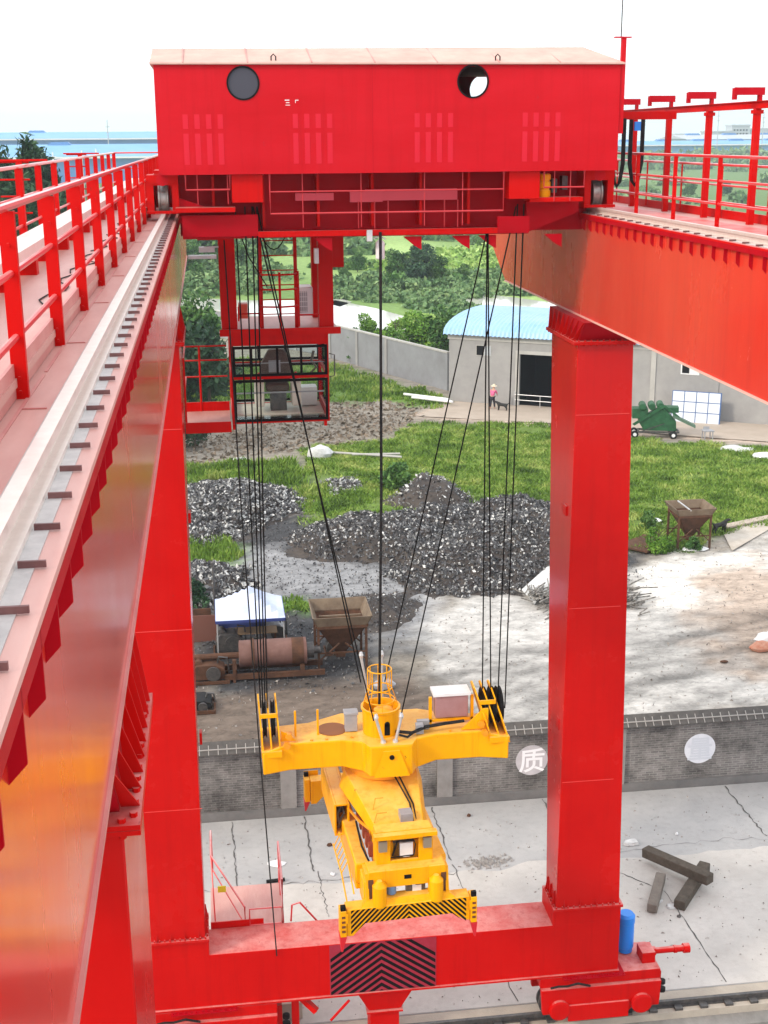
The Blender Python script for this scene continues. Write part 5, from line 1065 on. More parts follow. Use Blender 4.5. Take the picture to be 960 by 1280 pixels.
for x_ in (3.55, 4.45, 4.95, 1.9, 6.2): obj('hanger_tab', M().prism([(x_, -1.736), (x_+.34, -1.736), (x_+.34, -1.98), (x_+.2, -1.9)], 1, 24.0, 24.04), reddk, fr_)
obj('lower_fairing', M().prism([(-.5, -1.0), (.35, -1.3), (.35, -1.72), (-.1, -1.72), (-.25, -1.5), (-.5, -1.45)], 1, 24.2, 24.26).prism([(5.9, -1.15), (6.9, -1.15), (6.9, -1.35), (5.9, -1.72)], 1, 24.2, 24.26), reddk, fr_)
for k in range(6): pass
obj('bolt_plate', M().box(-.2, .3, 24.15, 24.199, -1.75, -1.35).bolts([(-.15, 24.13, -1.2-.1*k) for k in range(6)], .015, .02, 1), red, fr_)
for x0, x1 in ((.45, 1.0), (5.45, 6.02)): obj('rope_guard_box', M().box(x0, x1, TY+.1, TY+.55, -1.08, -.592), red, fr_, bevel=.01)
pl_ = obj('front_platform', M().box(-.55, .5, 23.75, 24.2, -1.24, -1.16), red, fr_); obj('front_step', M().box(5.85, 6.85, 23.75, 24.2, -1.14, -1.06), red, fr_)
def loop2(x0, x1, z0, z1, vs_, hs_, nm='platform_rail'):
    m = M().tube([(x0, TY+.12, z1), (x0, TY+.12, z0), (x1, TY+.12, z0), (x1, TY+.12, z1)], .018, 6)
    for x_ in vs_: m.tube([(x_, TY+.14, z1), (x_, TY+.14, z0-.25)], .01, 5)
    for z in hs_: m.tube([(x0, TY+.12, z), (x1, TY+.12, z)], .014, 6)
    obj(nm, m, mat('red_pipe', (.55, .03, .04), .4), pl_)
loop2(-.35, .42, -.85, -.592, (-.15, .38), ()); loop2(1.12, 5.35, -1.28, -.592, (1.7, 2.75, 3.9, 4.6), (-.9,)); loop2(6.1, 6.85, -.88, -.592, (6.3, 6.6), ())
obj('cable_duct', M().box(2.9, 4.6, 24.25, 24.4, -1.1, -.9).box(2.6, 3.2, 24.2, 24.249, -1.12, -.93).box(1.6, 2.3, 24.2, 24.35, -1.08, -.95), mat('pinkish_red_duct', (.6, .05, .08), .5), fr_)
dd = M()
for x_ in (2.75, 3.05, 3.3, 4.35, 4.6): dd.tube([(x_, 24.2, -1.1), (x_, 24.2, -1.6)], .012, 5)
obj('conduit', dd, mat('red_pipe', (.55, .03, .04), .4), fr_)
yw = M().lathe((6.17, 23.95, -1.06), [(.1, 0), (.11, .02), (.11, .12), (.09, .13), (.09, .15), (.11, .16), (.11, .27), (.09, .28), (.09, .3), (.11, .31), (.11, .4), (.08, .42)], 20)
obj('yellow_siren', yw, yel, fr_, smooth=True)
obj('dark_switch_gear', M().box(6.4, 6.5, 24.3, 24.5, -1.0, -.75).box(6.6, 6.7, 24.3, 24.5, -.95, -.7), steeldk, fr_)
for sx_, cxw in (('l', -.77), ('r', 7.27)):
    for yw_ in (24.15, 27.9):
        hb = obj('wheel_box', M().box(cxw-.28, cxw-.16, yw_, yw_+.75, -1.28, -.6).box(cxw+.16, cxw+.28, yw_, yw_+.75, -1.28, -.6).box(cxw-.159, cxw+.159, yw_, yw_+.04, -.78, -.601).box(cxw-.28, cxw+.28, yw_-.02, yw_-.001, -.74, -.6).box(cxw-.159, cxw+.159, yw_+.7, yw_+.75, -1.2, -.601).box(cxw-.3, cxw+.3, yw_-.06, yw_-.021, -1.27, -1.22), red, tc_)
        obj('wheel', M().lathe((cxw-.09, yw_+.3, -1.02), [(.27, 0), (.27, .03), (.24, .04), (.24, .14), (.27, .15), (.27, .18)], 30, 0), mat('worn_wheel_steel', (.2, .19, .18), .35, .7, n1=(.45, .43, .4), n1s=9), hb, smooth=True)
        obj('bearing_cap', M().lathe((cxw, yw_-.025, -.68), [(.03, 0), (.11, .005), (.11, .02)], 20, 1), redold, hb)
# cab hanger
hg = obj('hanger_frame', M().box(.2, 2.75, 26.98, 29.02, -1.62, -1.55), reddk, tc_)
for x0_, x1_ in ((.2, .52), (2.22, 2.52)):
    for y0_ in (27.0, 28.7): obj('hanger_post', M().box(x0_, x1_, y0_, y0_+.3, -3.8, -1.621), red, hg)
obj('side_box', M().box(2.521, 2.75, 27.0, 27.3, -2.55, -1.7), red, hg)
obj('mid_deck', M().box(.2, 2.6, 26.9, 29.1, -3.86, -3.8), deck, hg)
obj('deck_edge', M().box(.15, 2.65, 26.84, 26.899, -3.9, -3.76), red, hg)
lf = M()
for x_ in (1.0, 1.72): lf.box(x_, x_+.07, 27.1, 27.16, -3.79, -1.56)
lad = obj('ladder', lf, red, hg)
rg_ = M()
for z in np.arange(-3.5, -1.8, .3): rg_.tube([(1.07, 27.13, z), (1.72, 27.13, z)], .012, 5)
obj('rung', rg_, red, lad)
for z in (-2.65, -2.95, -3.3): obj('safety_hoop', M().tube([(1.0, 26.98, z), (1.05, 26.75, z), (1.4, 26.65, z), (1.7, 26.75, z), (1.79, 26.98, z)], .02, 6), red, lad)
for x_ in (1.0, 1.4, 1.79): obj('hoop_upright', M().tube([(x_, 26.7 if x_ == 1.4 else 26.95, -3.75), (x_, 26.7 if x_ == 1.4 else 26.95, -2.6)], .025, 6), red, lad)
obj('deck_rail', M().tube([(.55, 26.9, -3.45), (1.0, 26.9, -3.45)], .016, 6).tube([(1.8, 26.9, -3.5), (2.2, 26.9, -3.5)], .016, 6).tube([(.55, 26.9, -3.6), (.55, 26.9, -3.3)], .016, 6), red, hg)
ac = obj('air_conditioner', M().box(1.8, 2.12, 27.3, 27.9, -3.58, -2.98), white, hg, bevel=.02); am = M().box(1.83, 2.0, 27.285, 27.299, -3.5, -3.06)
obj('fan_grille', am, greyp, ac)
ag = M()
for k in range(4): ag.box(1.83+.045*k, 1.838+.045*k, 27.275, 27.284, -3.5, -3.06)
for k in range(5): ag.box(1.83, 2.0, 27.27, 27.274, -3.48+.1*k, -3.468+.1*k)
obj('grille_bars', ag, white, ac)
obj('orange_box', M().box(.56, .75, 27.3, 27.6, -3.6, -3.3), mat('orange_red_box', (.7, .08, .03), .5), hg)
obj('hanging_cable', M().tube([(1.0+.08*k, 27.0, -1.75-.42*sin(pi*k/8)) for k in range(9)], .012, 5).tube([(.6, 26.9, -1.7), (.8, 26.9, -2.3), (1.15, 26.9, -2.9)], .012, 5), black, hg)
fl_ = obj('floodlight', M().box(-.1, .2, 27.1, 27.13, -2.12, -2.09).box(-.42, .15, 27.0, 27.3, -2.33, -2.27).box(-.2, .12, 27.0, 27.25, -2.2, -2.1), galv, hg); obj('floodlight', M().box(2.13, 2.22, 26.8, 27.0, -2.45, -2.15), galv, hg)
# cab
CX0, CX1, CY0, CY1, CZ0, CZ1 = .34, 2.4, 27.0, 29.0, -5.78, -3.9
e = .06
cbm = M()
for x_ in (CX0, CX1-e):
    for y_ in (CY0, CY1-e): cbm.box(x_, x_+e, y_, y_+e, CZ0, CZ1-.001)
cbm.box(CX0+e, CX1-e, CY0-.002, CY0+.05, CZ1-.23, CZ1-.002).box(CX0+e, CX1-e, CY0-.004, CY0+.05, -4.84, -4.78).box(CX0+e, CX1-e, CY0-.004, CY0+.05, CZ0, CZ0+.05).box(CX0+e, CX1-e, CY1-.05, CY1, -4.84, -4.78).box(CX0+e, CX1-e, CY1-.05, CY1, CZ1-.3, CZ1-.003).box(CX0+e, CX1-e, CY1-.05, CY1, CZ0, CZ0+.06)
for x_ in (CX0, CX1-.05): cbm.box(x_, x_+.05, CY0+e, CY1-e, CZ1-.3, CZ1-.004).box(x_, x_+.05, CY0+e, CY1-e, CZ0, CZ0+.2).box(x_, x_+.05, CY0+e, CY1-e, -4.84, -4.78)
cbm.box(CX0, CX1, CY0, CY1, CZ1, CZ1+.04)
cab = obj('operator_cab', cbm, red, tc_, bevel=.008)
def window(x0, x1, z0, z1, y, bars, name='window'):
    fr2 = M(); t2 = .055
    fr2.box(x0, x1, y-.03, y-.008, z1-t2, z1).box(x0, x1, y-.03, y-.008, z0, z0+t2).box(x0, x0+t2, y-.03, y-.008, z0+t2, z1-t2).box(x1-t2, x1, y-.03, y-.008, z0+t2, z1-t2)
    for b_ in bars: fr2.box(b_-.025, b_+.025, y-.029, y-.009, z0+t2, z1-t2)
    w3 = obj(name, fr2, blackpt, cab); obj('pane', M().box(x0+t2, x1-t2, y-.022, y-.016, z0+t2, z1-t2), glass, w3); return w3
window(CX0+.05, CX1-.03, -4.775, -4.14, CY0, (.78, 1.32, 1.82)); window(CX0+.05, CX1-.03, CZ0+.04, -4.845, CY0, ())
window(CX0+.05, CX1-.03, -4.775, -4.22, CY1+.03, (1.0, 1.6)); window(CX0+.05, CX1-.03, CZ0+.08, -4.85, CY1+.03, (1.4,))
gp_ = M().box(CX0+.01, CX0+.018, CY0+.07, CY1-.07, -4.89, CZ1-.31).box(CX1-.018, CX1-.01, CY0+.07, CY1-.07, -4.89, CZ1-.31).box(CX0+.01, CX0+.018, CY0+.07, CY1-.07, CZ0+.21, -4.98).box(CX1-.018, CX1-.01, CY0+.07, CY1-.07, CZ0+.21, -4.98); obj('side_panes', gp_, glass, cab)
obj('floor', M().box(CX0+e, CX1-e, CY0+.75, CY1-.06, CZ0+.01, CZ0+.05), cabin, cab); obj('floor_glass', M().box(CX0+e, CX1-e, CY0+.06, CY0+.74, CZ0+.02, CZ0+.03), glass, cab)
obj('inner_rail', M().tube([(CX0+.1, CY0+.12, -5.15), (CX1-.1, CY0+.12, -5.15)], .018, 6).tube([(CX0+.1, CY0+.12, -4.52), (CX1-.1, CY0+.12, -4.52)], .012, 6), greyp, cab)
seat = obj('operator_seat', M().box(1.1, 1.62, 28.0, 28.5, -5.3, -5.15), seatm, cab, bevel=.04)
obj('seat_back', M().prism([(.98, -5.15), (1.74, -5.15), (1.72, -4.8), (1.55, -4.45), (1.2, -4.45), (1.0, -4.8)], 1, 28.45, 28.6), seatm, seat, bevel=.03)
obj('seat_pedestal', M().box(1.2, 1.55, 28.05, 28.4, CZ0+.05, -5.3), steeldk, seat)
for x0, x1, m_ in ((.86, 1.06, cabin), (1.66, 1.86, cabin)):
    c2 = obj('control_console', M().prism([(27.85, -5.6), (28.5, -5.6), (28.5, -5.05), (28.0, -5.02), (27.85, -5.1)], 0, x0, x1), m_, cab, bevel=.02)
    obj('joystick', M().tube([((x0+x1)/2, 28.0, -5.05), ((x0+x1)/2, 27.97, -4.93)], .012, 6).lathe(((x0+x1)/2, 27.97, -4.93), [(.015, 0), (.03, .01), (.03, .05), (.01, .07)], 10), redtip, c2)
obj('document_box', M().box(1.9, 2.25, 28.4, 28.8, -5.7, -5.3), white, cab); obj('monitor', M().box(1.15, 1.4, 27.3, 27.33, -4.75, -4.5), greyp, cab); obj('wall_cable', M().tube([(2.1, 27.2, -4.3), (2.05, 27.2, -4.5), (2.15, 27.2, -4.65), (2.0, 27.2, -4.8)], .03, 6), seatm, cab)
obj('door_handle', M().tube([(CX1+.02, CY0+.1, -4.35), (CX1+.13, CY0+.1, -4.38), (CX1+.13, CY0+.1, -4.82), (CX1+.02, CY0+.1, -4.85)], .014, 6), steeldk, cab)
obj('under_bracket', M().box(CX0, CX0+.06, CY0, CY0+.06, CZ0-.12, CZ0-.001).box(CX1-.12, CX1-.06, CY0, CY0+.06, CZ0-.1, CZ0-.001), red, cab)
# white floodlight and bracket under the trolley
obj('white_flood_lamp', M().lathe((3.12, 24.0, -2.12), [(.03, .34), (.07, .3), (.085, .28), (.085, 0), (.06, -.02)], 16).tube([(3.0, 24.0, -1.76), (3.12, 24.0, -1.72), (3.22, 24.0, -1.78)], .015, 6), white, fr_)
obj('cable_clamp', M().box(2.86, 2.96, 23.84, 23.925, -1.8, -1.6).bolts([(2.88, 23.83, -1.62), (2.94, 23.83, -1.62)], .02, .02, 1), galv, fr_)
# festoon arm
fa = obj('festoon_arm', M().box(7.42, 8.75, 24.3, 24.42, .3, .44).box(7.5, 7.62, 24.28, 24.44, .1, .299), red, tc_)
def bundle(x_, y_, ztop, zbot, wd, n, label):
    t_ = thing('cable_loop', (x_, y_, ztop), label, 'cable', 'festoon cables')
    for k in range(n):
        o_ = (k-n/2)*.03; m = M().tube([(x_-wd/2+o_, y_+o_*.5, ztop), (x_-wd/2+o_, y_+o_*.5, zbot+.4), (x_-wd/4+o_*.6, y_, zbot+.08), (x_+wd*.0, y_, zbot-.02+.02*k), (x_+wd/4-o_*.6, y_, zbot+.08), (x_+wd/2-o_, y_-o_*.5, zbot+.4), (x_+wd/2-o_, y_-o_*.5, ztop)], .016, 6)
        obj('cable', m, black, t_, smooth=True)
bundle(7.62, 24.2, .32, -.9, .17, 3, 'left hanging loop of black cables beside the machine house'); bundle(7.98, 24.25, .3, -.88, .2, 3, 'right hanging loop of black cables with the blue clip')
obj('cable_clip', M().box(7.9, 8.02, 24.15, 24.2, .1, .26), blue, tc_)

# ================================================================== headblock and spreader
HB = (3.13, 23.95, -12.1)
hb_ = thing('spreader_headblock', HB, 'yellow cross shaped headblock with sheave blocks and a cable basket hanging on black ropes', 'headblock')
y0, y1 = 23.3, 24.7
plan = [(.62, y0-.02), (1.15, y0+.12), (2.2, y0+.12), (2.6, y0-.02), (2.72, y0-.28), (3.55, y0-.28), (3.68, y0-.02), (4.1, y0+.12), (5.0, y0+.12), (5.56, y0-.02), (5.56, y1-.2), (4.6, y1-.35), (3.9, y1), (2.3, y1), (1.6, y1-.35), (.62, y1-.2)]
def hbz(x_, lo): # top surface rises a little towards the middle
    return (-12.08 if lo else -11.52)
m = M(); n = len(plan)
zt = [-11.62 if (x_ < .7 or x_ > 5.5) else (-11.5 if 1.1 < x_ < 5.1 else -11.55) for x_, _ in plan]; zb2 = [-12.08 if (x_ < 2.3 or x_ > 4.0) else -12.14 for x_, _ in plan]
m.add([(x_, y_, z) for (x_, y_), z in zip(plan, zb2)]+[(x_, y_, z) for (x_, y_), z in zip(plan, zt)], [(k, (k+1) % n, n+(k+1) % n, n+k) for k in range(n)])
# cap faces as a fan of quads between front and back edges
m.f += [(0, 15, 14, 1), (1, 14, 13, 2), (2, 13, 3), (3, 13, 4), (4, 13, 12, 5), (5, 12, 6), (6, 12, 7), (7, 12, 11, 8), (8, 11, 10, 9)]
m.f += [tuple(i+n for i in f) for f in [(0, 1, 14, 15), (1, 2, 13, 14), (2, 3, 13), (3, 4, 13), (4, 5, 12, 13), (5, 6, 12), (6, 7, 12), (7, 8, 11, 12), (8, 9, 10, 11)]]
obj('crossbeam', m, yel, hb_, bevel=.025)
obj('nose_plate', M().hexa([(2.78, y0-.33, -12.14), (3.5, y0-.33, -12.14), (3.42, y0-.285, -12.14), (2.86, y0-.285, -12.14), (2.98, y0-.3, -11.6), (3.3, y0-.3, -11.6), (3.3, y0-.27, -11.6), (2.98, y0-.27, -11.6)]), yel, hb_)
obj('nose_bore', M().lathe((3.14, y0-.34, -11.72), [(.05, 0), (.05, .02)], 14, 1), blackpt, hb_)
bsk = obj('cable_basket', M().lathe((3.02, 23.75, -11.5), [(.36, 0), (.37, .5), (.4, .52), (.4, .56), (.36, .56), (.34, .5), (.33, .05), (.1, .05)], 28), yel, hb_, smooth=True)
obj('access_hole', M().box(3.05, 3.16, 23.385, 23.395, -11.44, -11.2).lathe((3.105, 23.385, -11.2), [(.055, 0), (.055, .01)], 14, 1), blackpt, bsk)
obj('basket_core', M().lathe((3.08, 23.75, -11.45), [(.2, 0), (.2, .42), (.1, .48)], 16), yel, bsk, smooth=True)
cg = M()
for z, r_ in ((-10.85, .3), (-10.6, .24), (-10.2, .24)): cg.tube([(3.02+r_*cos(2*pi*k/20), 23.85+r_*sin(2*pi*k/20), z) for k in range(21)], .014, 5)
for k in range(8): a = 2*pi*k/8; cg.tube([(3.02+.36*cos(a), 23.8+.36*sin(a), -10.98), (3.02+.24*cos(a), 23.85+.24*sin(a), -10.6), (3.02+.24*cos(a), 23.85+.24*sin(a), -10.2)], .012, 5)
obj('wire_guide_cage', cg, yel, bsk)
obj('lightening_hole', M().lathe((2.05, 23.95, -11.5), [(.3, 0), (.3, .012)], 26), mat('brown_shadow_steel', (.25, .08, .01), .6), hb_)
obj('grey_sensor_box', M().box(2.3, 2.55, 23.75, 23.95, -11.48, -11.12).box(2.28, 2.57, 23.73, 23.97, -11.12, -11.07), greyp, hb_, bevel=.008)
eb = obj('electrical_box', M().box(4.15, 4.82, 23.8, 24.15, -11.33, -10.85), mauve, hb_, bevel=.01); obj('box_lid', M().box(4.1, 4.87, 23.76, 24.2, -10.849, -10.8), white, eb)
obj('box_frame', M().box(4.02, 4.08, 23.82, 23.88, -11.5, -10.88).box(4.88, 4.94, 23.82, 23.88, -11.5, -10.88).box(4.02, 4.94, 23.82, 23.87, -11.42, -11.36), yel, eb)
obj('power_hose', M().tube([(3.3, 23.5, -11.42), (3.6, 23.35, -11.4), (3.9, 23.5, -11.36), (4.3, 23.55, -11.34), (4.7, 23.6, -11.33)], .035, 8).tube([(3.35, 23.4, -11.45), (3.5, 23.3, -11.46), (3.7, 23.45, -11.4), (3.8, 23.6, -11.42)], .025, 8), black, hb_)
obj('hose_clamp', M().box(3.7, 3.85, 23.45, 23.6, -11.49, -11.3).box(3.75, 4.0, 23.65, 23.75, -11.49, -11.3), greyp, hb_)
for x_ in (1.3, 1.75): obj('guide_pin', M().tube([(x_, 23.75, -11.52), (x_, 23.75, -10.95)], .022, 8), yel, hb_)
bl = M()
for x_, y_ in ((1.0, 23.6), (1.2, 23.9), (1.6, 23.5), (1.9, 23.5), (2.4, 23.5), (4.4, 23.5), (4.9, 23.6)): bl.lathe((x_, y_, -11.5), [(.03, 0), (.03, .025)], 8)
obj('bolt_heads', bl, yeldk, hb_)
def sheaves(xb, lean, side):
    def L(x_, z): return x_+lean*(z+11.6)
    sh_ = None
    prof = [(23.35, -11.75), (24.3, -11.75), (24.35, -11.2), (24.2, -10.75), (23.95, -10.62), (23.75, -10.7), (23.45, -11.2)]
    for i, dx in enumerate((-.17, .0, .17)):
        m = M(); k = len(prof); m.add([(L(xb+dx-.015, z), y_, z) for y_, z in prof]+[(L(xb+dx+.015, z), y_, z) for y_, z in prof], [tuple(range(k)), tuple(range(2*k-1, k-1, -1))]+[(j, (j+1) % k, k+(j+1) % k, k+j) for j in range(k)])
        o_ = obj('sheave_housing' if i == 0 else 'side_plate', m, yel, hb_ if i == 0 else sh_)
        if i == 0: sh_ = o_
    for dx in ((-.085, .085) if side == 'L' else (-.085, .085, .23)):
        m = M(); m.lathe((L(xb+dx, -11.15)-.035, 23.9, -11.15), [(.38, 0), (.33, .025), (.33, .045), (.38, .07), (.1, .07)], 28, 0); obj('sheave', m, black, sh_, smooth=True)
    obj('spacer', M().box(L(xb, -10.9)-.165, L(xb, -10.9)+.165, 23.55, 23.6, -10.98, -10.9).box(xb-.2, xb+.2, 23.3, 23.42, -11.72, -11.6), yel, sh_)
    q = 1 if side == 'L' else -1
    obj('lug_plate', M().prism([(xb+q*.2, -11.48), (xb+q*.75, -11.48), (xb+q*.3, -11.05), (xb+q*.2, -11.05)] if side == 'R' else [(xb+q*.2, -11.48), (xb+q*.5, -11.48), (xb+q*.3, -11.3), (xb+q*.2, -11.25)], 1, 23.5, 23.54), yel, sh_)
    obj('pin_block', M().bolts([(xb+q*.35, 23.4, -11.35), (xb+q*.3, 23.3, -11.5)], .07, .09, 1), yeldk, sh_)
sheaves(.8, -.05, 'L'); sheaves(5.38, -.3, 'R')
for x_, y_, tx, tz in ((3.0, 23.2, -.14, -10.98), (3.24, 23.2, .12, -10.98), (2.9, 24.3, -.2, -10.1), (3.12, 24.3, 0, -10.1)):
    tbm = M().tube([(x_, y_, -11.5), (x_+tx, y_, tz)], .03, 8).lathe((x_, y_, -11.55), [(.05, 0), (.06, .03), (.05, .1)], 10).lathe((x_+tx, y_, tz), [(.04, -.02), (.05, .03), (.03, .1)], 10); obj('turnbuckle', tbm, galv, hb_)

SP = (3.03, 23.75, -14.3); sp_ = thing('container_spreader', SP, 'yellow container spreader with black striped end beam hanging above the bottom beam', 'spreader', rz=R(3))
sp_.scale = (.965, 1, 1)
def so(nm, m, mm, par=None, **k): return obj(nm, m, mm, par or sp_, local=True, **k)
# main body
so('main_beam', M().box(-.5, .5, -2.2, 2.4, .8, 1.55), yel, bevel=.02)
so('rotary_fan_plate', M().hexa([(-.5, -2.15, 1.56), (.52, -2.15, 1.56), (.9, .15, 1.56), (-.9, .15, 1.56), (-.42, -2.15, 1.62), (.44, -2.15, 1.62), (.78, .15, 1.95), (-.78, .15, 1.95)]).hexa([(-.9, .151, 1.56), (.9, .151, 1.56), (.6, 1.0, 1.56), (-.6, 1.0, 1.56), (-.78, .151, 1.95), (.78, .151, 1.95), (.5, 1.0, 1.9), (-.5, 1.0, 1.9)]), yel, bevel=.02)
so('slewing_ring', M().lathe((.05, .3, 1.9), [(.72, 0), (.74, .02), (.74, .1), (.78, .12), (.78, .22), (.7, .24)], 40), yeldk, smooth=True)
# front housing
fh = so('front_housing', plate_hole(-.56, .56, 1.1, 1.9, [], 0, 0).__class__(), yel) if False else None
def rectplate(x0, x1, z0, z1, hx0, hx1, hz0, hz1, y0_, y1_):
    return M().box(x0, hx0, y0_, y1_, z0, z1).box(hx1, x1, y0_, y1_, z0, z1).box(hx0, hx1, y0_, y1_, z0, hz0).box(hx0, hx1, y0_, y1_, hz1, z1)
uh = so('upper_housing', rectplate(-.56, .56, 1.1, 1.82, -.28, .28, 1.25, 1.68, -2.36, -2.3).box(-.56, .56, -2.3, -2.0, 1.8, 1.84).box(-.56, -.5, -2.3, -2.0, 1.1, 1.8).box(.5, .56, -2.3, -2.0, 1.1, 1.8), yel, bevel=.008)
so('hood_lip', M().box(-.62, .62, -2.5, -2.36, 1.78, 1.86), yel, uh)
for x_ in (-.44, .44): w4 = so('spot_lamp', M().box(x_-.08, x_+.08, -2.44, -2.361, 1.5, 1.72), mat('lamp_frame', (.25, .2, .14), .5), uh); so('lamp_glass', M().box(x_-.055, x_+.055, -2.45, -2.441, 1.53, 1.69), mat('grey_lens', (.14, .15, .2), .15), w4) if False else None
so('hydraulic_unit', M().box(-.2, .2, -2.2, -2.05, 1.2, 1.6), steeldk, uh); so('hydraulic_lines', M().tube([(.2, -2.28, 1.3), (.24, -2.26, 1.5), (.18, -2.28, 1.62)], .012, 5).tube([(-.26, -2.28, 1.28), (.2, -2.3, 1.3)], .012, 5).tube([(-.1, -2.27, 1.6), (.22, -2.27, 1.58)], .014, 5), black, uh); so('white_manifold', M().box(-.08, .18, -2.29, -2.21, 1.28, 1.56).box(-.02, .12, -2.295, -2.291, 1.27, 1.3), white, uh, bevel=.01); so('hose', M().tube([(-.22, -2.25, 1.3), (-.18, -2.28, 1.45), (-.12, -2.25, 1.6), (.1, -2.25, 1.62)], .02, 6), black, uh)
lh = so('lower_housing', rectplate(-.76, .76, .6, 1.2, -.42, .42, .63, .85, -2.6, -2.54).box(-.76, .76, -2.54, -2.2, 1.14, 1.2).box(-.76, -.7, -2.54, -2.2, .6, 1.14).box(.7, .76, -2.54, -2.2, .6, 1.14), yel, bevel=.008)
so('black_slot', M().box(-.06, .08, -2.61, -2.601, 1.0, 1.08), blackpt, lh); so('blue_motor', M().lathe((-.3, -2.5, .66), [(.06, 0), (.1, .02), (.1, .22), (.06, .24)], 14), mat('grey_blue_motor', (.15, .25, .4), .4), lh, smooth=True); so('valve_block', M().box(.0, .12, -2.5, -2.4, .62, .82).box(.2, .38, -2.5, -2.4, .62, .78), steeldk, lh); so('white_tag', M().box(.12, .3, -2.51, -2.505, .66, .78), white, lh)
for s_ in (-1, 1):
    so('side_cheek', M().prism([(-2.72, .35), (-2.35, .35), (-2.2, .9), (-2.2, 1.15), (-2.55, 1.15), (-2.6, .95)], 0, s_*.76, s_*.82), yel, lh)
    so('guide_cylinder', M().lathe((s_*.56, -2.66, .5), [(.1, 0), (.14, .05), (.14, .45), (.05, .55)], 16), yel, lh, smooth=True)
    so('dark_recess', M().box(s_*.62-.05+s_*.1, s_*.62+.05+s_*.1, -2.615, -2.601, .62, 1.05), mat('dark_recess_steel', (.1, .04, .02), .6), lh)
# end beam with hazard stripes, front and rear
def endbeam(yf, sgn):
    poly = [(-1.22, .56), (1.22, .56), (1.22, .05), (1.1, .08), (.85, .24), (-.85, .24), (-1.1, .0), (-1.22, .0)]
    e_ = so('end_beam', M().prism(poly, 1, yf, yf+.3*sgn), yel, bevel=.01)
    if sgn > 0:
        so('top_ledge', M().hexa([(-.95, yf+.02, .561), (.95, yf+.02, .561), (.85, yf+.3, .561), (-.85, yf+.3, .561), (-.8, yf+.1, .66), (.8, yf+.1, .66), (.8, yf+.3, .66), (-.8, yf+.3, .66)]), yel, e_)
        st_ = M()
        for s2 in (-1, 1):
            for k in range(-4, 14):
                for reg in ([(0, .86, .25, 0)], [(.86, 1.14, .25, .85)]):
                    xa, xb, zl, sl = reg[0]; o_ = k*.105
                    # stripe falls away from the centre line at 45 degrees
                    poly = [(o_-.0, .56), (o_+.055, .56), (o_+.055+.6, -.04), (o_+.6, -.04)]
                    for nx, nz, d in ((1, 0, xa), (-1, 0, -xb), (0, -1, -.545), (sl, 1, zl+sl*xa if sl else zl)):
                        out = []
                        for i in range(len(poly)):
                            p, q = poly[i], poly[(i+1) % len(poly)]; fp, fq_ = nx*p[0]+nz*p[1]-d, nx*q[0]+nz*q[1]-d
                            if fp >= 0: out.append(p)
                            if (fp >= 0) != (fq_ >= 0): t_ = fp/(fp-fq_); out.append((p[0]+t_*(q[0]-p[0]), p[1]+t_*(q[1]-p[1])))
                        poly = out
                        if len(poly) < 3: break
                    if len(poly) >= 3: st_.prism([(s2*p[0], p[1]) for p in poly], 1, yf-.006, yf-.001)
        so('black_stripes', st_, blackpt, e_)
    for s_ in (-1, 1):
        g_ = so('corner_guide', M().prism([(-.02, .62), (.02+.1, .62), (.12, .02), (.0, .02)], 1, yf-.03, yf+.2).__class__().box(s_*1.23, s_*1.35, yf-.04*sgn, yf+.22*sgn, .02, .56).box(s_*(1.0 if sgn < 0 else 1.2), s_*1.34, yf-.045*sgn, yf-.03*sgn, .3, .66 if sgn < 0 else .5), yel, e_, bevel=.01)
        hl_ = M()
        for z in (.12, .22, .32, .42): hl_.box(s_*1.29-.035, s_*1.29+.035, yf-.05*sgn, yf-.041*sgn, z, z+.045)
        so('bolt_slots', hl_, mat('brown_slots', (.15, .04, .01), .6), g_)
        so('guide_tip', M().hexa([(s_*1.31, yf-.02, -.3), (s_*1.34, yf-.02, -.3), (s_*1.34, yf+.04*sgn, -.3), (s_*1.31, yf+.04*sgn, -.3), (s_*1.23, yf-.04*sgn, .018), (s_*1.36, yf-.04*sgn, .018), (s_*1.36, yf+.2*sgn, .018), (s_*1.23, yf+.2*sgn, .018)]), redtip, g_)
        so('corner_post', M().box(s_*1.24, s_*1.34, yf-.02*sgn, yf+.05*sgn, .561, .66), blackpt, g_)
endbeam(-2.75, 1); endbeam(2.65, -1)
for s_ in (-1, 1):
    so('side_beam', M().box(s_*.62, s_*.92, -2.0, 2.3, .5, 1.05), yel, bevel=.03)
    so('telescopic_arm', M().box(s_*.56, s_*.84, -2.5, -2.001, .42, .95), yel, bevel=.02)
eb2 = so('hose_drum_box', M().box(-1.08, -1.04, -.4, 1.6, .75, 1.45).box(-.8, -.76, -.4, 1.6, .75, 1.45).box(-1.039, -.801, -.4, 1.6, 1.41, 1.45).box(-1.039, -.801, -.4, 1.6, .75, .79), yel, bevel=.008)
so('hose_coil', M().tube([(-.98, -.25, .85), (-.95, -.3, 1.05), (-.86, -.3, 1.2), (-.9, -.25, 1.35), (-1.0, -.28, 1.2), (-.97, -.3, .95)], .03, 6).box(-1.03, -.81, .0, .2, .8, 1.4), steeldk, eb2)
ld_ = M().tube([(-1.0, -2.3, .6), (-1.02, -1.7, .95), (-1.02, -.6, .95)], .016, 6).tube([(-1.12, -2.3, .3), (-1.15, -1.7, .7), (-1.15, -.6, .7)], .016, 6)
for k in range(6): ld_.tube([(-1.02, -.7-k*.2, .95), (-1.15, -.7-k*.2, .7)], .012, 5)
so('side_ladder', ld_, yel); ac_ = M()
for k in range(5): ac_.box(-.62, -.53, -1.9+k*.35, -1.75+k*.35, 1.1, 1.35)
so('valve_bank', ac_, mat('red_brown_valves', (.25, .05, .03), .5))
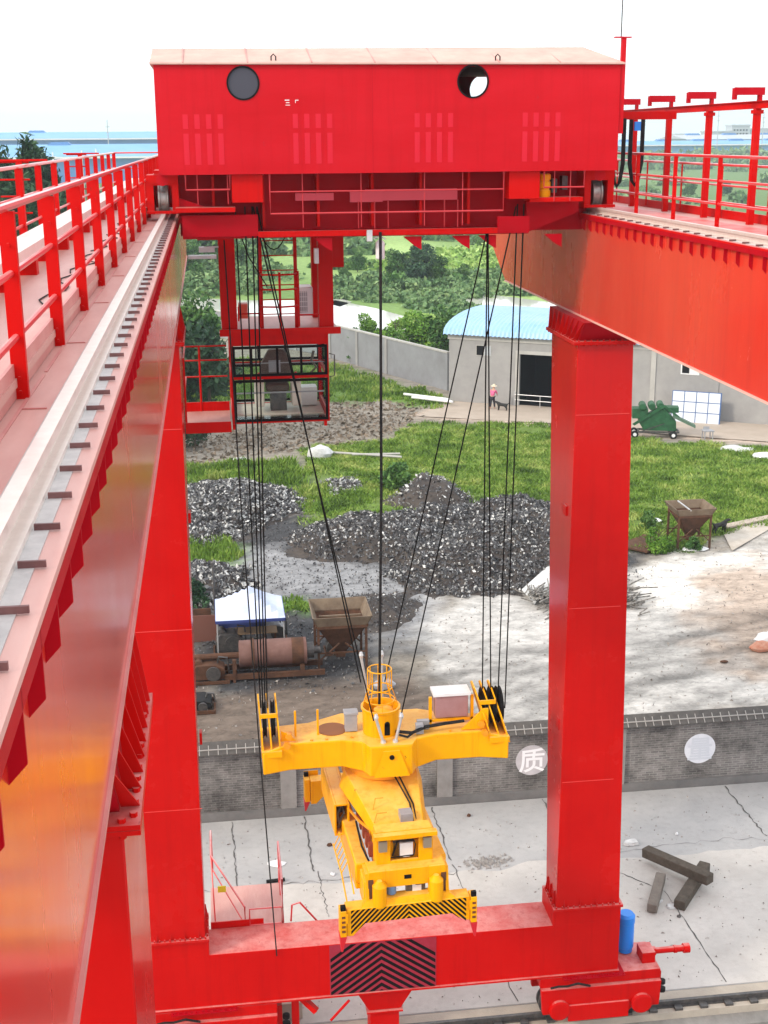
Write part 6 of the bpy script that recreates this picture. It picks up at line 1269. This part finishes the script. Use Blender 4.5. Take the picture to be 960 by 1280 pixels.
so('small_steps', M().tube([(-.5, -1.7, 1.62), (-.4, -1.6, 1.85), (-.2, -1.6, 1.85)], .012, 5).tube([(-.45, -1.3, 1.65), (-.36, -1.2, 1.95), (-.2, -1.2, 1.95)], .012, 5), yeldk)
so('hydraulic_hoses', M().tube([(.3, -1.9, 1.63), (.35, -1.2, 1.78), (.2, -.4, 1.97)], .018, 6).tube([(.36, -1.9, 1.63), (.42, -1.2, 1.76), (.3, -.4, 1.95)], .018, 6).tube([(-.6, -2.2, 1.0), (-.7, -1.5, 1.12), (-.66, -.6, 1.15)], .022, 6), black); so('junction_box', M().box(.05, .3, -1.75, -1.5, 1.65, 1.85), greyp)
so('yellow_conduit', M().tube([(-.48, -1.9, 1.58), (-.7, -1.2, 1.5), (-.78, -.3, 1.3)], .03, 6), yeldk)
# ================================================================== ropes
def ropeobj(pts, r, label, cat='rope', group=None, name='hoist_rope', m_=rope):
    o = obj(name, M().tube(pts, r, 6), m_, loc=tuple(pts[0]), smooth=True); tag(o, label, cat, group)
def rp(px0, py0, ya, px1, py1, yb): return yp(px0, py0, ya), yp(px1, py1, yb)
RR = .0135
for i, (t0, b0, lb) in enumerate((((294, 262), (326, 885), 'leftmost black hoist rope to the left sheave block'), ((306, 258), (328.5, 885), 'second black hoist rope to the left sheave block'), ((315, 258), (331.5, 885), 'third black hoist rope to the left sheave block'), ((321, 258), (334, 885), 'rightmost black hoist rope to the left sheave block'))):
    ropeobj(rp(*t0, 24.0 if i else 24.6, *b0, 23.65), RR, lb, group='hoist ropes')
for i, (t0, b0, lb) in enumerate((((609, 289), (603, 862), 'leftmost black hoist rope to the right sheave block'), ((610, 289), (613.5, 870), 'second black hoist rope to the right sheave block'), ((647, 255), (622, 880), 'third black hoist rope to the right sheave block'), ((655, 255), (631, 885), 'rightmost black hoist rope to the right sheave block'))):
    ropeobj(rp(*t0, 24.0, *b0, 23.75), RR, lb, group='hoist ropes')
ropeobj(rp(316, 258, 24.0, 467, 901, 23.2), RR, 'slanting rope from the left to the front left turnbuckle', group='slanting ropes')
ropeobj(rp(321, 258, 24.3, 451, 853, 24.3), RR, 'slanting rope from the left to the rear left turnbuckle', group='slanting ropes')
ropeobj(rp(608, 292, 24.0, 481, 852, 24.3), RR, 'slanting rope from the right to the rear right turnbuckle', group='slanting ropes')
ropeobj(rp(645, 258, 24.0, 500, 900, 23.2), RR, 'slanting rope from the right to the front right turnbuckle', group='slanting ropes')
a, b_ = rp(475.5, 290, 23.9, 474, 905, 23.8); ropeobj([a, a.lerp(b_, .5)+Vector((.03, 0, 0)), b_], .027, 'thick black power cable dropping from the trolley into the basket', 'cable', None, 'power_cable', black)
a, b_ = rp(280, 300, 25.5, 346, 1195, 23.95); ropeobj([a, a.lerp(b_, .35)+Vector((-.05, 0, 0)), a.lerp(b_, .7)+Vector((-.04, 0, 0)), b_], .014, 'thin black cable hanging past the cab down to the bottom beam', 'cable', None, 'hanging_cable', black)
def split_parts(old, new):
    for o in [o for o in bpy.data.objects if o.name.split('.')[0] == old]:
        me_ = o.data; par_ = list(range(len(me_.vertices)))
        def find(a):
            while par_[a] != a: par_[a] = par_[par_[a]]; a = par_[a]
            return a
        for e_ in me_.edges: a, b_ = find(e_.vertices[0]), find(e_.vertices[1]); par_[a] = b_
        gr_ = {}
        for p_ in me_.polygons: gr_.setdefault(find(p_.vertices[0]), []).append(tuple(p_.vertices))
        for fs_ in gr_.values():
            ids = sorted({i for f in fs_ for i in f}); mp_ = {i: k for k, i in enumerate(ids)}
            m_ = bpy.data.meshes.new(new); m_.from_pydata([me_.vertices[i].co for i in ids], [], [tuple(mp_[i] for i in f) for f in fs_]); m_.materials.append(me_.materials[0])
            c = bpy.data.objects.new(new, m_); COL.objects.link(c); c.parent = o.parent
        bpy.data.objects.remove(o)
for a, b_ in (('plate_end', 'plate_end'), ('bolt_slots', 'bolt_slot'), ('lower_fairing', 'fairing'), ('haunch_ribs', 'haunch_rib'), ('spacer', 'spacer_bar'), ('small_steps', 'step'), ('pin_block', 'pin'), ('lifting_lug', 'lug'), ('hose_clamp', 'clamp'), ('dark_switch_gear', 'switch_box'), ('rubber_blocks', 'rubber_block'), ('cable_duct', 'duct'), ('box_frame', 'frame_bar'), ('valve_bank', 'valve'), ('under_bracket', 'bracket'), ('support_frame', 'support_bar'), ('roof_seams', 'roof_seam'), ('conduit', 'conduit'), ('deck_rail', 'deck_rail'), ('hydraulic_hoses', 'hydraulic_hose'), ('hydraulic_lines', 'hydraulic_line'), ('feed_box', 'feed_hood'), ('weld_line', 'weld_bead')): split_parts(a, b_)
# parts go at most two levels below their thing
def depth(o):
    d = 0
    while o.parent: o = o.parent; d += 1
    return d
for o in list(bpy.data.objects):
    while depth(o) > 2: o.parent = o.parent.parent
# ------------------------------------------------------------------ haze in the air
hm = bpy.data.materials.new('haze'); hm.use_nodes = True; t = hm.node_tree; t.nodes.remove(t.nodes['Principled BSDF'])
pv = t.nodes.new('ShaderNodeVolumePrincipled'); pv.inputs['Color'].default_value = (.74, .86, .96, 1); pv.inputs['Density'].default_value = .00032; pv.inputs['Anisotropy'].default_value = .2
t.links.new(pv.outputs[0], t.nodes['Material Output'].inputs['Volume'])
HZ = True
if HZ:
    tag(obj('haze', M().box(-3200, 3200, -120, 5200, G-3, 90), hm), kind='stuff')
